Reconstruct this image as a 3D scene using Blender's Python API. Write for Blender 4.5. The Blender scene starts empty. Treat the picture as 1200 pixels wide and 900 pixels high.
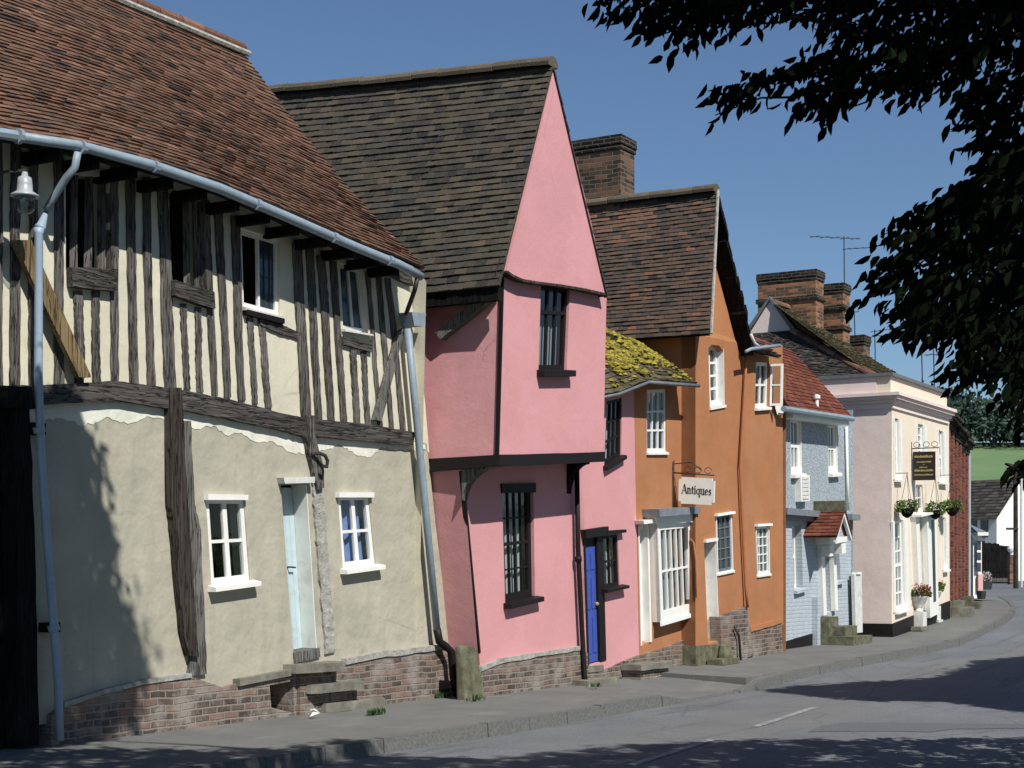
import bpy, bmesh, math, random
from mathutils import Vector, Matrix
from mathutils.geometry import tessellate_polygon
random.seed(7)
R = random.random
def U(a, b): return a + (b - a) * random.random()
sc = bpy.context.scene
COL = sc.collection
F, CX, HY, EYE = 1900.0, 600.0, 668.0, 1.65

# ---------------------------------------------------------------- frames
class Frame:
    """street frame: u runs along the facades, o points out to the road, z up"""
    def __init__(s, A, d):
        l = math.hypot(*d); s.A = A; s.d = (d[0]/l, d[1]/l); s.n = (s.d[1], -s.d[0]); s.ang = math.atan2(s.d[1], s.d[0])
    def G(s, u, o, z): return Vector((s.A[0]+u*s.d[0]+o*s.n[0], s.A[1]+u*s.d[1]+o*s.n[1], z))
    def P(s, x, y, o=0.0):
        rx = (x-CX)/F
        u = (rx*(s.A[1]+o*s.n[1])-s.A[0]-o*s.n[0])/(s.d[0]-rx*s.d[1])
        Z = s.A[1]+u*s.d[1]+o*s.n[1]
        return (u, o, EYE+(HY-y)/F*Z)
    def PU(s, x, y, u):
        rx = (x-CX)/F
        o = (rx*(s.A[1]+u*s.d[1])-s.A[0]-u*s.d[0])/(s.n[0]-rx*s.n[1])
        Z = s.A[1]+u*s.d[1]+o*s.n[1]
        return (u, o, EYE+(HY-y)/F*Z)
    def uo(s, x, y):
        rx, ry = x-s.A[0], y-s.A[1]
        return rx*s.d[0]+ry*s.d[1], rx*s.n[0]+ry*s.n[1]
SF = Frame((-4.24, 15.5), (3.4, 5.8))
class World(Frame):
    def __init__(s): s.ang = 0
    def G(s, x, y, z): return Vector((x, y, z))
WF = World()
P, PU = SF.P, SF.PU
def PX(pts, o, fr=SF): return [fr.P(p[0], p[1], p[2] if len(p) > 2 else o) for p in pts]

def lerp_tab(tab, v):
    if v <= tab[0][0]: return tab[0][1]
    for (a, b), (c, e) in zip(tab, tab[1:]):
        if v <= c:
            k = (v-a)/(c-a); k = k*k*(3-2*k) if False else k
            return b+(e-b)*k
    return tab[-1][1]
ZT = [(12, 0), (17, .14), (22.6, .22), (27, .5), (33, .8), (45, 1.05), (60, 1.2), (100, 1.35), (160, 1.5)]
def zs(u): return lerp_tab(ZT, u)                      # pavement height along the street
def ground_px(x, y, dz=0.0):                            # where a pixel's ray meets the pavement level (+dz)
    z = 0.0
    for _ in range(60):
        Z = (EYE-(z+dz))*F/max(y-HY, 1.0)
        X = (x-CX)/F*Z
        u, o = SF.uo(X, Z); z = .5*z+.5*zs(u)
    return u, o, z+dz

# ---------------------------------------------------------------- objects
ORG = {}
def root_of(o):
    while o.parent: o = o.parent
    return o
def thing(name, label, cat, org, frame=SF, group=None, kind=None):
    e = bpy.data.objects.new(name, None); COL.objects.link(e); e.empty_display_size = .3
    e.location = frame.G(*org); e.rotation_euler = (0, 0, frame.ang)
    e['label'] = label; e['category'] = cat
    if group: e['group'] = group
    if kind: e['kind'] = kind
    ORG[e.name] = (frame, org); return e
def tag(o, label, cat, group=None, kind=None):
    o['label'] = label; o['category'] = cat
    if group: o['group'] = group
    if kind: o['kind'] = kind
    return o
def to_local(frame, org, p):
    if isinstance(frame, World): return (p[0]-org[0], p[1]-org[1], p[2]-org[2])
    return (p[0]-org[0], -(p[1]-org[1]), p[2]-org[2])
def copy_tree(o, parent=None):
    c = o.copy(); COL.objects.link(c); c.parent = parent
    for ch in list(o.children): copy_tree(ch, c)
    return c

class MB:
    def __init__(s): s.v = []; s.f = []; s.r = []; s.cur = 0.5; s.smooth = False
    def vert(s, p): s.v.append(tuple(p)); return len(s.v)-1
    def face(s, pts, r=None):
        s.f.append([s.vert(p) for p in pts]); s.r.append(s.cur if r is None else r)
    def facei(s, idx, r=None): s.f.append(list(idx)); s.r.append(s.cur if r is None else r)
    def hexa(s, a, b, r=None):
        """a, b: two quads (back, front), same order"""
        i = [s.vert(p) for p in list(a)+list(b)]; n = len(a)
        s.facei(i[:n], r); s.facei(i[n:], r)
        for k in range(n): s.facei((i[k], i[(k+1) % n], i[n+(k+1) % n], i[n+k]), r)
    def box(s, u0, u1, o0, o1, z0, z1, r=None):
        s.hexa([(u0, o0, z0), (u1, o0, z0), (u1, o0, z1), (u0, o0, z1)], [(u0, o1, z0), (u1, o1, z0), (u1, o1, z1), (u0, o1, z1)], r)
    def slab(s, poly, t, axis=(0, 1, 0), r=None):
        """polygon (points) pushed by -t along axis (thickness)"""
        b = [tuple(p[k]-axis[k]*t for k in range(3)) for p in poly]
        n = len(poly); i = [s.vert(p) for p in poly]; j = [s.vert(p) for p in b]
        tris = tri(poly, axis)
        for t3 in tris:
            s.facei([i[k] for k in t3], r); s.facei([j[k] for k in t3], r)
        for k in range(n): s.facei((i[k], i[(k+1) % n], j[(k+1) % n], j[k]), r)
    def tube(s, pts, rad, seg=8, cap=True, r=None):
        pts = [Vector(p) for p in pts]; rings = []
        n = len(pts)
        rr = rad if isinstance(rad, (list, tuple)) else [rad]*n
        prev = None
        for k, p in enumerate(pts):
            t = (pts[min(k+1, n-1)]-pts[max(k-1, 0)]).normalized()
            if prev is None:
                a = Vector((0, 0, 1)) if abs(t.z) < .9 else Vector((1, 0, 0)); x = t.cross(a).normalized()
            else:
                x = (prev-t*prev.dot(t)).normalized()
            prev = x; y = t.cross(x)
            rings.append([s.vert(p+(x*math.cos(2*math.pi*q/seg)+y*math.sin(2*math.pi*q/seg))*rr[k]) for q in range(seg)])
        for a, b in zip(rings, rings[1:]):
            for q in range(seg): s.facei((a[q], a[(q+1) % seg], b[(q+1) % seg], b[q]), r)
        if cap: s.facei(rings[0][::-1], r); s.facei(rings[-1], r)
    def lathe(s, c, prof, seg=16, r=None):
        rings = [[s.vert((c[0]+rad*math.cos(2*math.pi*q/seg), c[1]+rad*math.sin(2*math.pi*q/seg), c[2]+h)) for q in range(seg)] for rad, h in prof]
        for a, b in zip(rings, rings[1:]):
            for q in range(seg): s.facei((a[q], a[(q+1) % seg], b[(q+1) % seg], b[q]), r)
        s.facei(rings[0][::-1], r); s.facei(rings[-1], r)
    def build(s, name, mat, parent=None, frame=SF, org=None, smooth=None, recalc=True):
        if parent is not None: frame, org = ORG[root_of(parent).name]
        if org is None:
            xs = list(zip(*s.v)); org = ((min(xs[0])+max(xs[0]))/2, (min(xs[1])+max(xs[1]))/2, min(xs[2]))
        me = bpy.data.meshes.new(name)
        me.from_pydata([to_local(frame, org, p) for p in s.v], [], s.f)
        at = me.attributes.new('rnd', 'FLOAT', 'FACE'); at.data.foreach_set('value', s.r)
        if recalc:
            bm = bmesh.new(); bm.from_mesh(me); bmesh.ops.recalc_face_normals(bm, faces=bm.faces); bm.to_mesh(me); bm.free()
        if s.smooth if smooth is None else smooth:
            me.polygons.foreach_set('use_smooth', [True]*len(me.polygons))
        me.materials.append(mat); me.update()
        ob = bpy.data.objects.new(name, me); COL.objects.link(ob)
        if parent is not None: ob.parent = parent
        else:
            ob.location = frame.G(*org); ob.rotation_euler = (0, 0, frame.ang); ORG[ob.name] = (frame, org)
        return ob

def tri(poly, axis=(0, 1, 0), holes=()):
    ax = max(range(3), key=lambda k: abs(axis[k])); ks = [k for k in range(3) if k != ax]
    return tessellate_polygon([[Vector((p[ks[0]], p[ks[1]], 0)) for p in lp] for lp in [poly]+list(holes)])

def wob(poly, step=.35, amp=.012, closed=True):
    """break straight outlines into short uneven runs"""
    out = []; n = len(poly)
    for k in range(n if closed else n-1):
        a, b = poly[k], poly[(k+1) % n]
        L = math.dist(a, b); m = max(1, int(L/step)); out.append(a)
        for q in range(1, m):
            t = q/m; out.append((a[0]+(b[0]-a[0])*t+U(-amp, amp), a[1]+(b[1]-a[1])*t, a[2]+(b[2]-a[2])*t+U(-amp, amp)))
    if not closed: out.append(poly[-1])
    return out

def wall(mb, outer, holes=(), depth=.25, thick=.3, axis=1):
    """wall sheet with real openings; reveals of the given depth (along -o)"""
    ax = (0, 1, 0) if axis == 1 else (1, 0, 0)
    pts = list(outer)+[p for h in holes for p in h]
    i = [mb.vert(p) for p in pts]
    for t3 in tri(list(outer), ax, holes): mb.facei([i[k] for k in t3])
    def skirt(lp, t):
        n = len(lp)
        for k in range(n):
            a, b = lp[k], lp[(k+1) % n]
            a2 = (a[0]-ax[0]*t, a[1]-ax[1]*t, a[2]); b2 = (b[0]-ax[0]*t, b[1]-ax[1]*t, b[2])
            mb.face([a, b, b2, a2])
    if thick: skirt(list(outer), thick)
    for h in holes: skirt(h, depth)

def bil(q, s, t):
    tl, tr, br, bl = q
    return tuple((bl[k]*(1-s)+br[k]*s)*(1-t)+(tl[k]*(1-s)+tr[k]*s)*t for k in range(3))
def off(p, o): return (p[0], p[1]+o, p[2])
def bar(mb, q, s0, s1, t0, t1, o0, o1):
    c = [bil(q, s0, t0), bil(q, s1, t0), bil(q, s1, t1), bil(q, s0, t1)]
    mb.hexa([off(p, o0) for p in c], [off(p, o1) for p in c])

def window(par, q, rec=.08, fw=.06, mw=.028, nx=2, ny=2, mat=None, glass=None, sill=None, curtain=None, ctype='full', sash=False,
           head=None, name='window', thickmull=None, ft=.05, label=None):
    """q = tl,tr,br,bl street points on the wall face.  frame mesh + pane, sill, curtain children"""
    W = .5*(math.dist(q[0], q[1])+math.dist(q[3], q[2])); H = .5*(math.dist(q[0], q[3])+math.dist(q[1], q[2]))
    m = MB(); a, b = fw/W, fw/H; o1 = -rec; o0 = -rec-ft
    bar(m, q, 0, a, 0, 1, o0, o1); bar(m, q, 1-a, 1, 0, 1, o0, o1); bar(m, q, a, 1-a, 0, b*1.25, o0, o1); bar(m, q, a, 1-a, 1-b, 1, o0, o1)
    for k in range(1, nx):
        w = (thickmull if (thickmull and (k*2 == nx)) else mw)/W; c = a+(1-2*a)*k/nx
        bar(m, q, c-w/2, c+w/2, b, 1-b, o0+.008, o1-.006)
    for k in range(1, ny):
        w = mw/H*(2.0 if sash and k*2 == ny else 1); c = b+(1-2*b)*k/ny
        bar(m, q, a, 1-a, c-w/2, c+w/2, o0+.01, o1-(.009 if not (sash and k*2 == ny) else .001))
    w = m.build(name, mat, par)
    if label: w['label'] = label
    g = MB(); pg = []
    g.face([off(bil(q, s, t), -rec-ft*.55) for s, t in ((a*.6, b*.6), (1-a*.6, b*.6), (1-a*.6, 1-b*.6), (a*.6, 1-b*.6))])
    g.build('pane', glass or M['glass'], w, recalc=False)
    if sill:
        so, sh, ex, sm = sill
        e = ex/W; s2 = MB(); c = [bil(q, -e, 0), bil(q, 1+e, 0)]
        lo = [(p[0], p[1], p[2]-sh) for p in c]; hi = [(p[0], p[1], p[2]+.012) for p in c]
        s2.hexa([off(lo[0], -rec+.003), off(lo[1], -rec+.003), off(hi[1], -rec+.003), off(hi[0], -rec+.003)],
                [off(lo[0], so), off(lo[1], so), off((hi[1][0], hi[1][1], hi[1][2]-.02), so), off((hi[0][0], hi[0][1], hi[0][2]-.02), so)])
        s2.build('sill', sm or mat, w)
    if curtain:
        ranges = {'full': [(a, 1-a)], 'sides': [(a, a+.24), (1-a-.24, 1-a)], 'left': [(a, a+.42)], 'right': [(.56, 1-a)], 'pair': [(a, .46), (.58, 1-a)]}[ctype]
        c = MB(); c.smooth = True
        for s0, s1 in ranges:
            n = max(6, int((s1-s0)*W/.03)); prev = None
            for k in range(n+1):
                s = s0+(s1-s0)*k/n; wv = .022*math.sin(k*1.7)+.01*math.sin(k*.6+1)
                pr = [off(bil(q, s, t), -rec-ft-.06+wv*(1.1-.4*t)) for t in (b*.5, .35, .7, 1-b*.5)]
                idx = [c.vert(p) for p in pr]
                if prev:
                    for z in range(3): c.facei((prev[z], idx[z], idx[z+1], prev[z+1]))
                prev = idx
        c.build('curtain', curtain, w)
    return w

def strip(mb, left, right, o0, o1, amp=.0, sub=6):
    """timber: left/right edges as street points (bottom to top), from face offset o0 to o1"""
    def res(l):
        out = []
        for a, b in zip(l, l[1:]):
            for k in range(sub): t = k/sub; out.append(tuple(a[z]+(b[z]-a[z])*t for z in range(3)))
        out.append(l[-1]); return out
    A, B = res(left), res(right); n = len(A)
    A = [(p[0]+U(-amp, amp), p[1], p[2]+U(-amp, amp)*.4) for p in A]; B = [(p[0]+U(-amp, amp), p[1], p[2]+U(-amp, amp)*.4) for p in B]
    fo = [o1+U(-amp, amp)*.35 for _ in A]
    ia = [mb.vert(off(p, o0)) for p in A]; ib = [mb.vert(off(p, o0)) for p in B]
    ja = [mb.vert(off(p, f)) for p, f in zip(A, fo)]; jb = [mb.vert(off(p, f)) for p, f in zip(B, fo)]
    for k in range(n-1):
        mb.facei((ja[k], jb[k], jb[k+1], ja[k+1])); mb.facei((ia[k], ja[k], ja[k+1], ia[k+1])); mb.facei((jb[k], ib[k], ib[k+1], jb[k+1]))
    mb.facei((ia[0], ib[0], jb[0], ja[0])); mb.facei((ia[-1], ib[-1], jb[-1], ja[-1]))

def tiles(mb, S, W, L, tw=.165, gauge=.1, th=.02, jit=1.0, skip=None, tone=None, flip=False):
    """a slope of single plain tiles on the surface S(s,t)->(u,o,z); s across 0..1, t eave 0..1 ridge"""
    nr, nc = max(2, round(L/gauge)), max(2, round(W/tw)); e = 1e-3
    def N(s, t):
        s = min(max(s, e), 1-e); t = min(max(t, e), 1-e)
        a = Vector(S(s+e, t))-Vector(S(s-e, t)); b = Vector(S(s, t+e))-Vector(S(s, t-e)); n = a.cross(b).normalized()
        return -n if n.z < 0 else n
    for r in range(nr):
        t0, t1 = r/nr, min(1.0, (r+1.15)/nr); wav = U(-.004, .004)*jit
        for c in range(-1, nc+1):
            s0 = (c+(.5 if r % 2 else 0))/nc+U(-.01, .01)*jit/nc*3; s1 = s0+.975/nc
            if s1 <= 0 or s0 >= 1: continue
            s0, s1 = max(0, s0), min(1, s1)
            if s1-s0 < .15/nc: continue
            if skip and skip((s0+s1)/2, (t0+t1)/2): continue
            n = N((s0+s1)/2, (t0+t1)/2); lift = th+U(-.004, .011)*jit+wav; tilt = U(-.006, .006)*jit
            dt = U(-.006, .006)*jit/L
            p = [Vector(S(s0, max(0, t0+dt))), Vector(S(s1, max(0, t0+dt*.3))), Vector(S(s1, t1)), Vector(S(s0, t1))]
            q = [p[0]+n*(lift+tilt), p[1]+n*(lift-tilt), p[2]+n*.004, p[3]+n*.004]
            v = R() if tone is None else tone((s0+s1)/2, (t0+t1)/2)
            i = [mb.vert(x) for x in q]; j = [mb.vert(p[0]-n*.012), mb.vert(p[1]-n*.012)]
            mb.facei(i, v); mb.facei((j[0], j[1], i[1], i[0]), v); mb.facei((j[0], i[0], i[3]), v); mb.facei((i[1], j[1], i[2]), v)
def sheet(mb, S, ns=10, nt=10, o=-.02):
    idx = [[mb.vert((lambda p: (p[0], p[1], p[2]+o))(S(a/ns, b/nt))) for b in range(nt+1)] for a in range(ns+1)]
    for a in range(ns):
        for b in range(nt): mb.facei((idx[a][b], idx[a+1][b], idx[a+1][b+1], idx[a][b+1]))
def ridge_tiles(mb, pts, rad=.12, length=.33, flat=.75):
    pts = [Vector(p) for p in pts]
    for a, b in zip(pts, pts[1:]):
        d = b-a; n = max(1, round(d.length/length)); t = d.normalized(); x = t.cross(Vector((0, 0, 1))).normalized()
        for k in range(n):
            p0 = a+d*(k/n)+Vector((0, 0, U(-.006, .012))); p1 = a+d*((k+.97)/n)+Vector((0, 0, U(-.004, .012))); v = R(); ring = []
            for p, rr in ((p0, rad*1.04), (p1, rad)):
                ring.append([mb.vert(p+x*math.cos(w)*rr+Vector((0, 0, math.sin(w)*rr*flat-.02))) for w in [math.pi*(-.12+1.24*q/8) for q in range(9)]])
            for q in range(8): mb.facei((ring[0][q], ring[0][q+1], ring[1][q+1], ring[1][q]), v)
            for rg in ring: mb.facei(rg, v)
def bilin(a, b, c, d, sag=0.0, kick=0.0):
    """a eave s0, b eave s1, c ridge s1, d ridge s0; sag dips the middle, kick flares the eave"""
    def S(s, t):
        p = [(a[k]*(1-s)+b[k]*s)*(1-t)+(d[k]*(1-s)+c[k]*s)*t for k in range(3)]
        p[2] -= sag*math.sin(math.pi*s)*(.4+.6*t)+sag*.5*math.sin(math.pi*t)
        p[2] += kick*max(0, 1-t*5)**2
        return tuple(p)
    return S
def leaf_faces(mb, p, d, L, w, r=None):
    d = d.normalized(); a = Vector((U(-1, 1), U(-1, 1), U(-1, 1))); x = d.cross(a).normalized(); n = d.cross(x)
    p = Vector(p); f = n*w*.25
    i = [mb.vert(q) for q in (p, p+d*L*.28+x*w*.42+f, p+d*L*.6+x*w*.45+f, p+d*L-n*w*.2, p+d*L*.6-x*w*.45+f, p+d*L*.28-x*w*.42+f, p+d*L*.5)]
    r = R() if r is None else r
    mb.facei((i[0], i[1], i[2], i[6]), r); mb.facei((i[6], i[2], i[3]), r); mb.facei((i[0], i[6], i[4], i[5]), r); mb.facei((i[6], i[3], i[4]), r)
# ---------------------------------------------------------------- materials
M = {}
class NB:
    def __init__(s, name):
        s.m = bpy.data.materials.new(name); s.m.use_nodes = True; s.t = s.m.node_tree; s.t.nodes.clear()
        s.out = s.n('ShaderNodeOutputMaterial'); s.b = s.n('ShaderNodeBsdfPrincipled'); s.l(s.b, 0, s.out, 0)
        s.tc = s.n('ShaderNodeTexCoord'); s.obj = s.tc.outputs['Object']
        M[name] = s.m
    def n(s, typ, **kw):
        nd = s.t.nodes.new(typ)
        for k, v in kw.items(): setattr(nd, k, v)
        return nd
    def l(s, a, ao, b, bi):
        s.t.links.new(a.outputs[ao] if not hasattr(a, 'is_output') else a, b.inputs[bi])
    def inp(s, nd, key, v):
        if hasattr(v, 'is_output'): s.t.links.new(v, nd.inputs[key])
        else: nd.inputs[key].default_value = v
    def mapping(s, scale, vec=None, loc=(0, 0, 0)):
        nd = s.n('ShaderNodeMapping'); s.inp(nd, 'Vector', vec or s.obj); s.inp(nd, 'Scale', scale); s.inp(nd, 'Location', loc); return nd.outputs[0]
    def noise(s, scale, detail=4, rough=.55, vec=None, dist=0):
        nd = s.n('ShaderNodeTexNoise'); s.inp(nd, 'Vector', vec or s.obj); s.inp(nd, 'Scale', scale); s.inp(nd, 'Detail', detail); s.inp(nd, 'Roughness', rough); s.inp(nd, 'Distortion', dist)
        return nd.outputs['Fac']
    def ramp(s, fac, stops, const=False):
        nd = s.n('ShaderNodeValToRGB'); s.inp(nd, 'Fac', fac); cr = nd.color_ramp
        if const: cr.interpolation = 'CONSTANT'
        while len(cr.elements) < len(stops): cr.elements.new(.5)
        for e, (p, c) in zip(cr.elements, stops):
            e.position = p; e.color = (c, c, c, 1) if not isinstance(c, (tuple, list)) else (*c[:3], 1)
        return nd.outputs[0]
    def mix(s, fac, a, b, mode='MIX'):
        nd = s.n('ShaderNodeMix', data_type='RGBA', blend_type=mode)
        s.inp(nd, 0, fac)
        for key, v in ((6, a), (7, b)): s.inp(nd, key, v if hasattr(v, 'is_output') else (*v[:3], 1))
        return nd.outputs[2]
    def math(s, op, a, b=0.0):
        nd = s.n('ShaderNodeMath', operation=op); s.inp(nd, 0, a); s.inp(nd, 1, b); return nd.outputs[0]
    def bump(s, h, strength=.3, dist=.02, normal=None):
        nd = s.n('ShaderNodeBump'); s.inp(nd, 'Height', h); s.inp(nd, 'Strength', strength); s.inp(nd, 'Distance', dist)
        if normal is not None: s.inp(nd, 'Normal', normal)
        return nd.outputs[0]
    def fin(s, col, rough=.85, normal=None, spec=.3, metal=0.0):
        s.inp(s.b, 'Base Color', col if hasattr(col, 'is_output') else (*col[:3], 1)); s.inp(s.b, 'Roughness', rough)
        s.inp(s.b, 'Specular IOR Level', spec); s.inp(s.b, 'Metallic', metal)
        if normal is not None: s.inp(s.b, 'Normal', normal)
        return s.m
def k_(c, f): return tuple(min(1, x*f) for x in c)

def plaster(name, c, dark=.78, light=1.1, stain=(.32, .30, .24), st=.35, bump=.35, big=.05):
    b = NB(name)
    n1 = b.noise(1.3, 6, .6); base = b.ramp(n1, [(.3, k_(c, dark)), (.5, c), (.72, k_(c, light))])
    strk = b.noise(1, 5, .6, b.mapping((5, 5, .7))); f = b.ramp(strk, [(.52, 0.0), (.75, 1.0)])
    col = b.mix(b.math('MULTIPLY', f, st), base, stain)
    pt = b.ramp(b.noise(.8, 7, .62, b.mapping((1, 1, 1), None, (5, 2, 9))), [(.52, 0.0), (.56, 1.0)]); col = b.mix(b.math('MULTIPLY', pt, .3), col, k_(stain, 1.25))
    vo = b.n('ShaderNodeTexVoronoi', feature='DISTANCE_TO_EDGE'); b.inp(vo, 'Scale', .9); b.inp(vo, 'Vector', b.mix(.12, b.obj, b.n('ShaderNodeTexNoise').outputs['Color']))
    crk = b.math('MULTIPLY', b.ramp(vo.outputs['Distance'], [(0.0, 1.0), (.006, 0.0)]), b.ramp(b.noise(.7, 3), [(.55, 0.0), (.62, .45)])); col = b.mix(crk, col, k_(stain, .45))
    fine = b.noise(38, 4, .6); col = b.mix(.12, col, b.ramp(fine, [(.3, k_(c, .6)), (.7, k_(c, 1.25))]))
    nrm = b.bump(b.noise(2.2, 3), bump, big); nrm = b.bump(b.noise(24, 5, .65), .45, .006, nrm)
    return b.fin(col, .92, nrm, .15)
def paint(name, c, rough=.5, var=.85, bump=.2, dirt=None, spec=.4):
    b = NB(name); n = b.noise(9, 5, .6); col = b.ramp(n, [(.3, k_(c, var)), (.6, c)])
    if dirt: col = b.mix(b.math('MULTIPLY', b.ramp(b.noise(3.5, 6, .7), [(.55, 0.0), (.7, 1.0)]), .6), col, dirt)
    return b.fin(col, rough, b.bump(b.noise(45, 3), bump, .003), spec)
def timber(name, scale, c0, c1, c2):
    b = NB(name); g = b.noise(1, 7, .7, b.mapping(scale), 1.2); big = b.noise(1.6, 3)
    col = b.ramp(g, [(.28, c0), (.5, c1), (.74, c2)]); col = b.mix(b.ramp(big, [(.42, 0.0), (.7, .55)]), col, k_(c0, .8))
    chk = b.ramp(b.noise(1, 3, .5, b.mapping(tuple(x*1.6 for x in scale), None, (3, 1, 7))), [(.46, 1.0), (.5, .0), (.54, 1.0)])
    col = b.mix(b.math('SUBTRACT', 1.0, chk), col, k_(c0, .35))
    nrm = b.bump(g, .8, .02); nrm = b.bump(chk, .8, .012, nrm)
    return b.fin(col, .92, nrm, .1)
def bricks(name, c1, c2, mortar, w=.225, h=.075, bump=.7, paintc=None, msize=.012, lime=.0, sand=None, lo=.46):
    b = NB(name); sep = b.n('ShaderNodeSeparateXYZ'); b.inp(sep, 0, b.obj)
    dn = b.noise(4, 3); comb = b.n('ShaderNodeCombineXYZ')
    b.inp(comb, 0, b.math('ADD', b.math('ADD', sep.outputs[0], sep.outputs[1]), b.math('MULTIPLY', dn, .05)))
    b.inp(comb, 1, b.math('ADD', sep.outputs[2], b.math('MULTIPLY', b.noise(2.3, 3), .06)))
    br = b.n('ShaderNodeTexBrick', offset=.5); b.inp(br, 'Vector', comb.outputs[0])
    for k, v in (('Scale', 1.0), ('Brick Width', w), ('Row Height', h), ('Mortar Size', msize), ('Mortar Smooth', .35), ('Bias', -.1)): b.inp(br, k, v)
    b.inp(br, 'Color1', (0, 0, 0, 1)); b.inp(br, 'Color2', (1, 1, 1, 1)); b.inp(br, 'Mortar', (.5, .5, .5, 1))
    rnd = br.outputs['Color']; tone = b.mix(.45, rnd, b.noise(3, 5)); fac = br.outputs['Fac']
    if paintc: col = b.ramp(b.noise(6, 5), [(.3, k_(paintc, .85)), (.65, paintc)]); col = b.mix(b.math('MULTIPLY', fac, .25), col, k_(paintc, .7))
    else:
        col = b.ramp(tone, [(.2, k_(c2, .5)), (.42, c2), (.55, c1), (.8, k_(c1, 1.35))])
        col = b.mix(b.math('MULTIPLY', b.noise(60, 3), .4), col, k_(c2, .5)); col = b.mix(fac, col, mortar)
        if lime: col = b.mix(b.math('MULTIPLY', b.ramp(b.noise(2.6, 7, .7), [(lo, 0.0), (lo+.16, 1.0)]), lime), col, sand or mortar)
    nrm = b.bump(b.math('SUBTRACT', 1.0, fac), bump, .018); nrm = b.bump(b.noise(30, 5, .7), .5, .012, nrm)
    return b.fin(col, .93, nrm, .12)
def rooftile(name, stops, lichen=(.22, .21, .15), la=.35, moss=None, mo=.0):
    b = NB(name); at = b.n('ShaderNodeAttribute', attribute_name='rnd'); v = b.mix(.25, at.outputs['Color'], b.noise(1.1, 4))
    col = b.ramp(v, stops); sp = b.ramp(b.noise(26, 5, .75), [(.52, 0.0), (.68, 1.0)])
    col = b.mix(b.math('MULTIPLY', sp, la), col, lichen); col = b.mix(b.math('MULTIPLY', b.noise(55, 3), .5), col, (.02, .018, .015))
    if moss: col = b.mix(b.math('MULTIPLY', b.ramp(b.noise(2.2, 6, .7), [(.45, 0.0), (.6, 1.0)]), mo), col, moss)
    return b.fin(col, .9, b.bump(b.noise(40, 4, .7), .5, .008), .15)

plaster('plaster_stone', (.415, .39, .31), .82, 1.16, (.30, .28, .21), .45, .55, .08)
plaster('plaster_cream', (.63, .60, .47), .84, 1.08, (.47, .42, .31), .4)
plaster('limewash', (.74, .73, .63), .8, 1.1, (.4, .38, .3), .3, .7, .05)
plaster('plaster_pink', (.60, .292, .30), .93, 1.05, (.55, .27, .30), .22, .25)
plaster('plaster_orange', (.385, .168, .076), .88, 1.1, (.34, .17, .10), .35, .3)
plaster('plaster_peach', (.745, .64, .51), .93, 1.05, (.6, .48, .38), .2, .2)
plaster('plaster_palepink', (.76, .63, .575), .93, 1.05, (.5, .4, .36), .2, .2)
plaster('plaster_white', (.78, .77, .72), .93, 1.04, (.6, .58, .5), .2, .2)
b = NB('pebbledash'); n = b.noise(34, 3, .8); n2 = b.noise(1.5, 5)
col = b.ramp(n, [(.36, (.19, .225, .26)), (.5, (.38, .43, .465)), (.64, (.56, .60, .62))]); col = b.mix(b.ramp(n2, [(.4, 0.0), (.8, .3)]), col, (.38, .45, .50))
b.fin(col, .95, b.bump(n, 1.0, .03), .1)
bricks('brick_painted', None, None, None, paintc=(.43, .48, .52), bump=.5)
bricks('brick_plinth', (.215, .135, .108), (.135, .098, .082), (.225, .20, .168), lime=.85, sand=(.30, .27, .235), msize=.013, bump=1, lo=.46)
bricks('brick_chimney', (.36, .155, .075), (.16, .095, .06), (.22, .185, .14), msize=.009, lime=.25, sand=(.13, .11, .09))
bricks('brick_chimney_dark', (.20, .105, .065), (.085, .06, .045), (.17, .15, .12), msize=.009, lime=.35, sand=(.08, .07, .055))
bricks('brick_sooty', (.055, .04, .032), (.03, .025, .022), (.10, .09, .075))
bricks('brick_red', (.27, .075, .045), (.17, .055, .04), (.17, .105, .085), lime=.15, sand=(.2, .1, .08))
timber('oak_upright', (22, 22, 1.3), (.055, .050, .046), (.145, .133, .122), (.25, .23, .21))
timber('oak_level', (1.3, 22, 22), (.034, .031, .029), (.092, .084, .077), (.18, .168, .152))
timber('oak_tan', (20, 20, 1.0), (.14, .10, .055), (.24, .175, .09), (.30, .22, .12))
timber('oak_brown', (18, 18, 1.0), (.032, .027, .023), (.07, .058, .049), (.12, .102, .086))
timber('oak_grey', (18, 18, 1.0), (.10, .098, .09), (.17, .165, .15), (.25, .245, .225))
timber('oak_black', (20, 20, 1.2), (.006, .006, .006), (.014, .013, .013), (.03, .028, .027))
paint('black_paint', (.013, .010, .010), .55, spec=.2); paint('white_paint', (.80, .80, .76), .45, .9, .15, (.55, .53, .48)); paint('white_gloss', (.82, .81, .76), .4, .93)
paint('cream_paint', (.80, .82, .75), .5, .9, .2, (.5, .48, .4)); paint('pale_blue_paint', (.50, .62, .66), .5, .88, .2, (.36, .4, .4)); paint('blue_paint', (.05, .085, .36), .4, .85)
paint('pipe_grey', (.25, .315, .37), .5, .8, .2, (.2, .23, .26)); paint('pipe_blue', (.30, .38, .47), .45, .85); paint('lead', (.15, .16, .175), .6, .75, .3)
paint('pipe_orange', (.40, .14, .05), .5); paint('iron', (.03, .028, .03), .6); paint('green_tub', (.04, .05, .045), .6)
paint('sign_white', (.80, .81, .74), .5, .95); paint('sign_black', (.015, .014, .012), .4); paint('gold', (.42, .30, .12), .5); paint('ink', (.03, .03, .03), .6)
paint('white_rough', (.66, .66, .62), .7, .8, .5, (.35, .33, .28)); paint('slate_lead', (.20, .22, .25), .55, .7, .4)
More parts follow.
